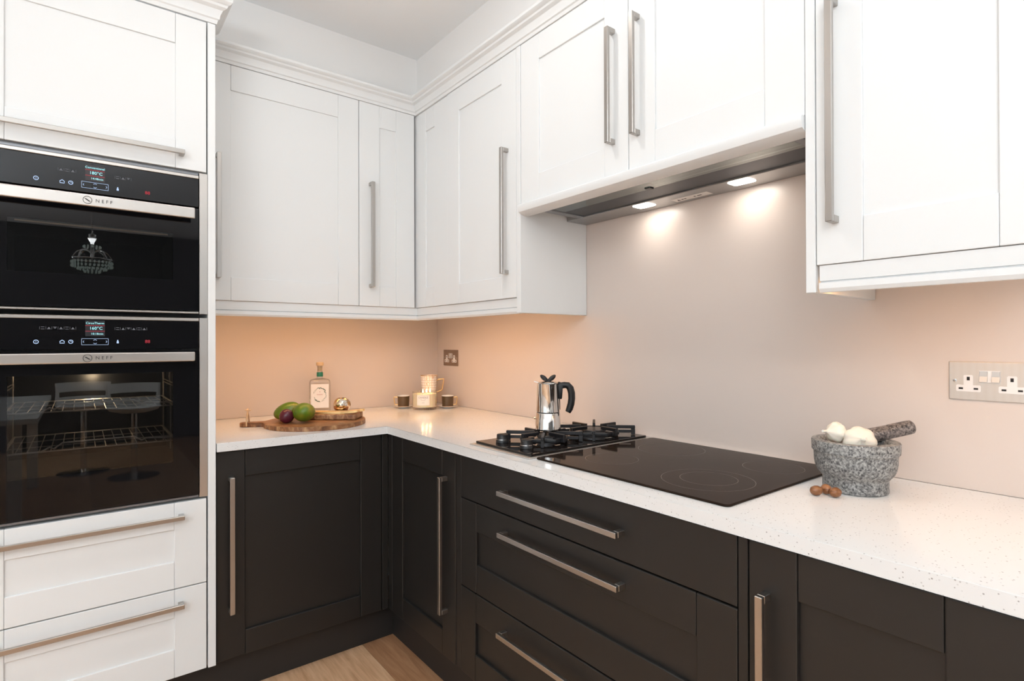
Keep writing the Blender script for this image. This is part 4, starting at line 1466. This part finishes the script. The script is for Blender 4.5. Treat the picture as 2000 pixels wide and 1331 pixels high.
# curved paper label on the side facing the room
mb = MB()
bm = mb.bm
ang0 = math.atan2(-0.87, -0.49) - 0.12
prev = None
for k in range(13):
    a = ang0 - 0.52 + 1.04 * k / 12
    x_, y_ = CX + 0.0627 * math.cos(a), CY + 0.0627 * math.sin(a)
    p = (bm.verts.new((x_, y_, 0.9003 + 0.025)), bm.verts.new((x_, y_, 0.9003 + 0.076)))
    if prev:
        bm.faces.new([prev[0], p[0], p[1], prev[1]])
    prev = p
lb_ = mb.build('label', 'paper', t)
mb = MB()
wrap = lambda a, z: (CX + 0.0632 * math.cos(ang0 + a / 0.0632), CY + 0.0632 * math.sin(ang0 + a / 0.0632), 0.9003 + z)
put_text(mb, 'CANDLE', 0.0125, lambda a, b_, d: wrap(a, 0.064 + b_))
for z_, w_ in ((0.053, 0.013), (0.049, 0.009), (0.037, 0.007)):
    mb.prism([(-w_, 0.0), (w_, 0.0), (w_, 0.0012), (-w_, 0.0012)], (lambda a, b_: wrap(a, z_ + b_), lambda a, b_: tuple(Vector(wrap(a, z_ + b_)) + Vector((-0.0002, -0.0003, 0)))))
mb.build('lettering', 'ink_grey', lb_, smooth=False)

# tall mug
TX, TY = -0.140, -0.150
t = thing('tall_mug', (TX, TY, 0.90), 'tall white patterned mug with gold rim and angular gold handle', 'mug')
MB().lathe([(0.0, 0.0), (0.030, 0.0), (0.0325, 0.003), (0.0365, 0.06), (0.0435, 0.163), (0.0440, 0.165), (0.0425, 0.165), (0.0345, 0.06), (0.0295, 0.008), (0, 0.007)], (TX, TY, 0.9003), 40, cap=False).build('body', 'mug', t)
MB().lathe([(0.0439, 0.1615), (0.0446, 0.1635), (0.0444, 0.1660), (0.0424, 0.1660), (0.0420, 0.1640)], (TX, TY, 0.9003), 40, cap=False).build('rim', 'gold_print', t)


def ang_handle(px, py, dirx, diry, pts, r, parent, m='gold'):
    MB().tube([(px + dirx * a, py + diry * a, 0.9003 + z) for a, z in pts], r, 8).build('handle', m, parent)


ang_handle(TX, TY, 0.80, -0.60, [(0.040, 0.136), (0.052, 0.144), (0.078, 0.146), (0.0755, 0.120), (0.070, 0.092), (0.066, 0.085), (0.036, 0.074)], 0.0028, t)


def cup(cx, cy, dx, dy, label, slabel, zoff=0.0):
    s_ = thing('saucer', (cx, cy, 0.90), slabel, 'saucer', 'saucers in the worktop corner')
    MB().lathe([(0.0, 0.0), (0.022, 0.0), (0.024, 0.002), (0.040, 0.006), (0.0505, 0.0105), (0.0510, 0.0118), (0.040, 0.0085), (0.024, 0.0045), (0.0, 0.004)], (cx, cy, 0.9003), 40, cap=False).build('dish', 'china', s_)
    MB().lathe([(0.0506, 0.0110), (0.0513, 0.0117), (0.0507, 0.0123), (0.0498, 0.0117)], (cx, cy, 0.9003), 40, cap=False).build('rim', 'gold_print', s_)
    t = thing('espresso_cup', (cx, cy, 0.9048), label, 'cup', 'espresso cups in the worktop corner')
    z0 = 0.9048
    # ribbed dark wall
    MB().lathe([(0.0, 0.0), (0.026, 0.0), (0.0285, 0.002), (0.0312, 0.058), (0.0300, 0.0595), (0.0288, 0.058), (0.0262, 0.006), (0.0, 0.005)], (cx, cy, z0), 48, cap=False,
               wob=lambda a_, h: 1 + (0.008 if 0.001 < h < 0.057 else 0) * math.sin(24 * a_)).build('body', 'cup_glaze', t)
    MB().lathe([(0.0308, 0.0565), (0.0320, 0.0585), (0.0310, 0.0605), (0.0286, 0.0602), (0.0280, 0.050)], (cx, cy, z0), 40, cap=False).build('rim', 'china', t)
    MB().tube([(cx + dx * a, cy + dy * a, z0 + z) for a, z in [(0.030, 0.050), (0.047, 0.053), (0.050, 0.050), (0.0455, 0.018), (0.043, 0.014), (0.028, 0.011)]], 0.0024, 8).build('handle', 'gold', t)


cup(-0.272, -0.118, -0.85, 0.5, 'dark bronze espresso cup beside the candle, handle turned to the wall', 'gold-rimmed white saucer under the cup nearest the gin bottle')
cup(-0.0930, -0.262, 0.80, -0.60, 'dark bronze espresso cup below the small socket, gold handle showing', 'gold-rimmed white saucer under the cup below the small socket')

# ---------------------------------------------------------------- furniture behind the camera, mirrored in the oven doors
t = thing('chandelier', (CHX, CHY, ZC), 'crystal bead chandelier mirrored in the upper oven door', 'chandelier')
MB().lathe([(0.0, 0.0), (0.05, 0.0), (0.05, -0.02), (0.0, -0.025)], (CHX, CHY, ZC - 0.0002), 24, cap=False).build('ceiling_rose', 'chrome', t)
mb = MB().tube([(CHX, CHY, ZC - 0.02), (CHX, CHY, CHZ + 0.10)], 0.004, 8)
mb.lathe([(0.0, 0.14), (0.025, 0.13), (0.02, 0.11), (0.03, 0.10), (0.012, 0.07), (0.012, -0.03), (0.0, -0.05)], (CHX, CHY, CHZ), 20, cap=False)
mb.build('stem', 'chrome', t)
mb = MB()
for k in range(8):
    a = 2 * PI * k / 8
    mb.tube([(CHX + math.cos(a) * r_, CHY + math.sin(a) * r_, CHZ + z_) for r_, z_ in [(0.012, 0.0), (0.05, 0.02), (0.09, 0.0), (0.12, -0.05)]], 0.0035, 6)
mb.tube([(CHX + 0.12 * math.cos(2 * PI * k / 32), CHY + 0.12 * math.sin(2 * PI * k / 32), CHZ - 0.05) for k in range(32)], 0.004, 6, True)
mb.build('arms', 'chrome', t)
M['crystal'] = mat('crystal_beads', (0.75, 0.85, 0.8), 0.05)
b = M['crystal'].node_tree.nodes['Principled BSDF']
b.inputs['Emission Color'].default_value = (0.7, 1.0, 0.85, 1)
b.inputs['Emission Strength'].default_value = 0.35  # faint glow stands in for light caught in the beads
mb = MB()
for rr, zz_, n_ in ((0.12, -0.075, 30), (0.12, -0.10, 30), (0.085, -0.12, 20), (0.045, -0.14, 12), (0.05, 0.04, 12)):
    for k in range(n_):
        a = 2 * PI * k / n_
        mb.ball((CHX + rr * math.cos(a), CHY + rr * math.sin(a), CHZ + zz_), 0.007, (1, 1, 1.5), 6, 5)
tag(mb.build('beads', 'crystal', t), kind='stuff')

t = thing('dining_table', (-2.25, -4.0, 0.0), 'long white dining table mirrored in the lower oven door', 'table')
MB().box(-2.72, -1.80, -5.0, -3.05, 0.745, 0.78, 0.004, 2).build('table_top', 'seat', t)
for (x, y) in ((-2.6, -4.85), (-1.92, -4.85), (-2.6, -3.2), (-1.92, -3.2)):
    MB().box(x - 0.035, x + 0.035, y - 0.035, y + 0.035, 0.001, 0.745, 0.004, 1).build('leg', 'seat', t)


def stool(cx, cy, label):
    t = thing('bar_stool', (cx, cy, 0), label, 'stool', 'white bar stools')
    MB().lathe([(0.0, 0.001), (0.20, 0.001), (0.205, 0.006), (0.19, 0.012), (0.05, 0.022), (0.03, 0.035), (0.0, 0.035)], (cx, cy, 0), 36, cap=False).build('base', 'chrome', t)
    MB().tube([(cx, cy, 0.03), (cx, cy, 0.60)], 0.026, 16).build('pole', 'chrome', t)
    mb = MB()
    mb.lathe([(0.0, 0.60), (0.12, 0.60), (0.19, 0.62), (0.215, 0.65), (0.205, 0.655), (0.17, 0.635), (0.0, 0.625)], (cx, cy, 0), 36, cap=False)
    # curved back with an open slot below its top rim
    for (z0_, z1_) in ((0.64, 0.72), (0.77, 0.86)):
        bm = mb.bm
        prev = None
        for k in range(25):
            a = PI * 1.5 - 1.25 + 2.5 * k / 24
            q_ = [bm.verts.new((cx + r_ * math.cos(a), cy + r_ * math.sin(a), z_)) for r_, z_ in ((0.205, z0_), (0.222, z0_), (0.228, z1_), (0.211, z1_))]
            if prev:
                for i_ in range(4):
                    bm.faces.new([prev[i_], prev[(i_ + 1) % 4], q_[(i_ + 1) % 4], q_[i_]])
            else:
                bm.faces.new(q_[::-1])
            prev = q_
        bm.faces.new(prev)
    for e_ in (-1.15, 1.15):
        a = PI * 1.5 + e_
        mb.box(-0.02, 0.02, -0.008, 0.008, 0.70, 0.79, 0.003, 1, rot=Matrix.Translation((cx + 0.217 * math.cos(a), cy + 0.217 * math.sin(a), 0)) @ Matrix.Rotation(a + PI / 2, 4, 'Z'))
    mb.build('seat', 'seat', t)


stool(-1.20, -4.80, 'white bar stool on chrome pedestal mirrored in the lower oven door, clear of the table')
stool(-1.57, -5.30, 'white bar stool on chrome pedestal mirrored in the lower oven door, beside the table')
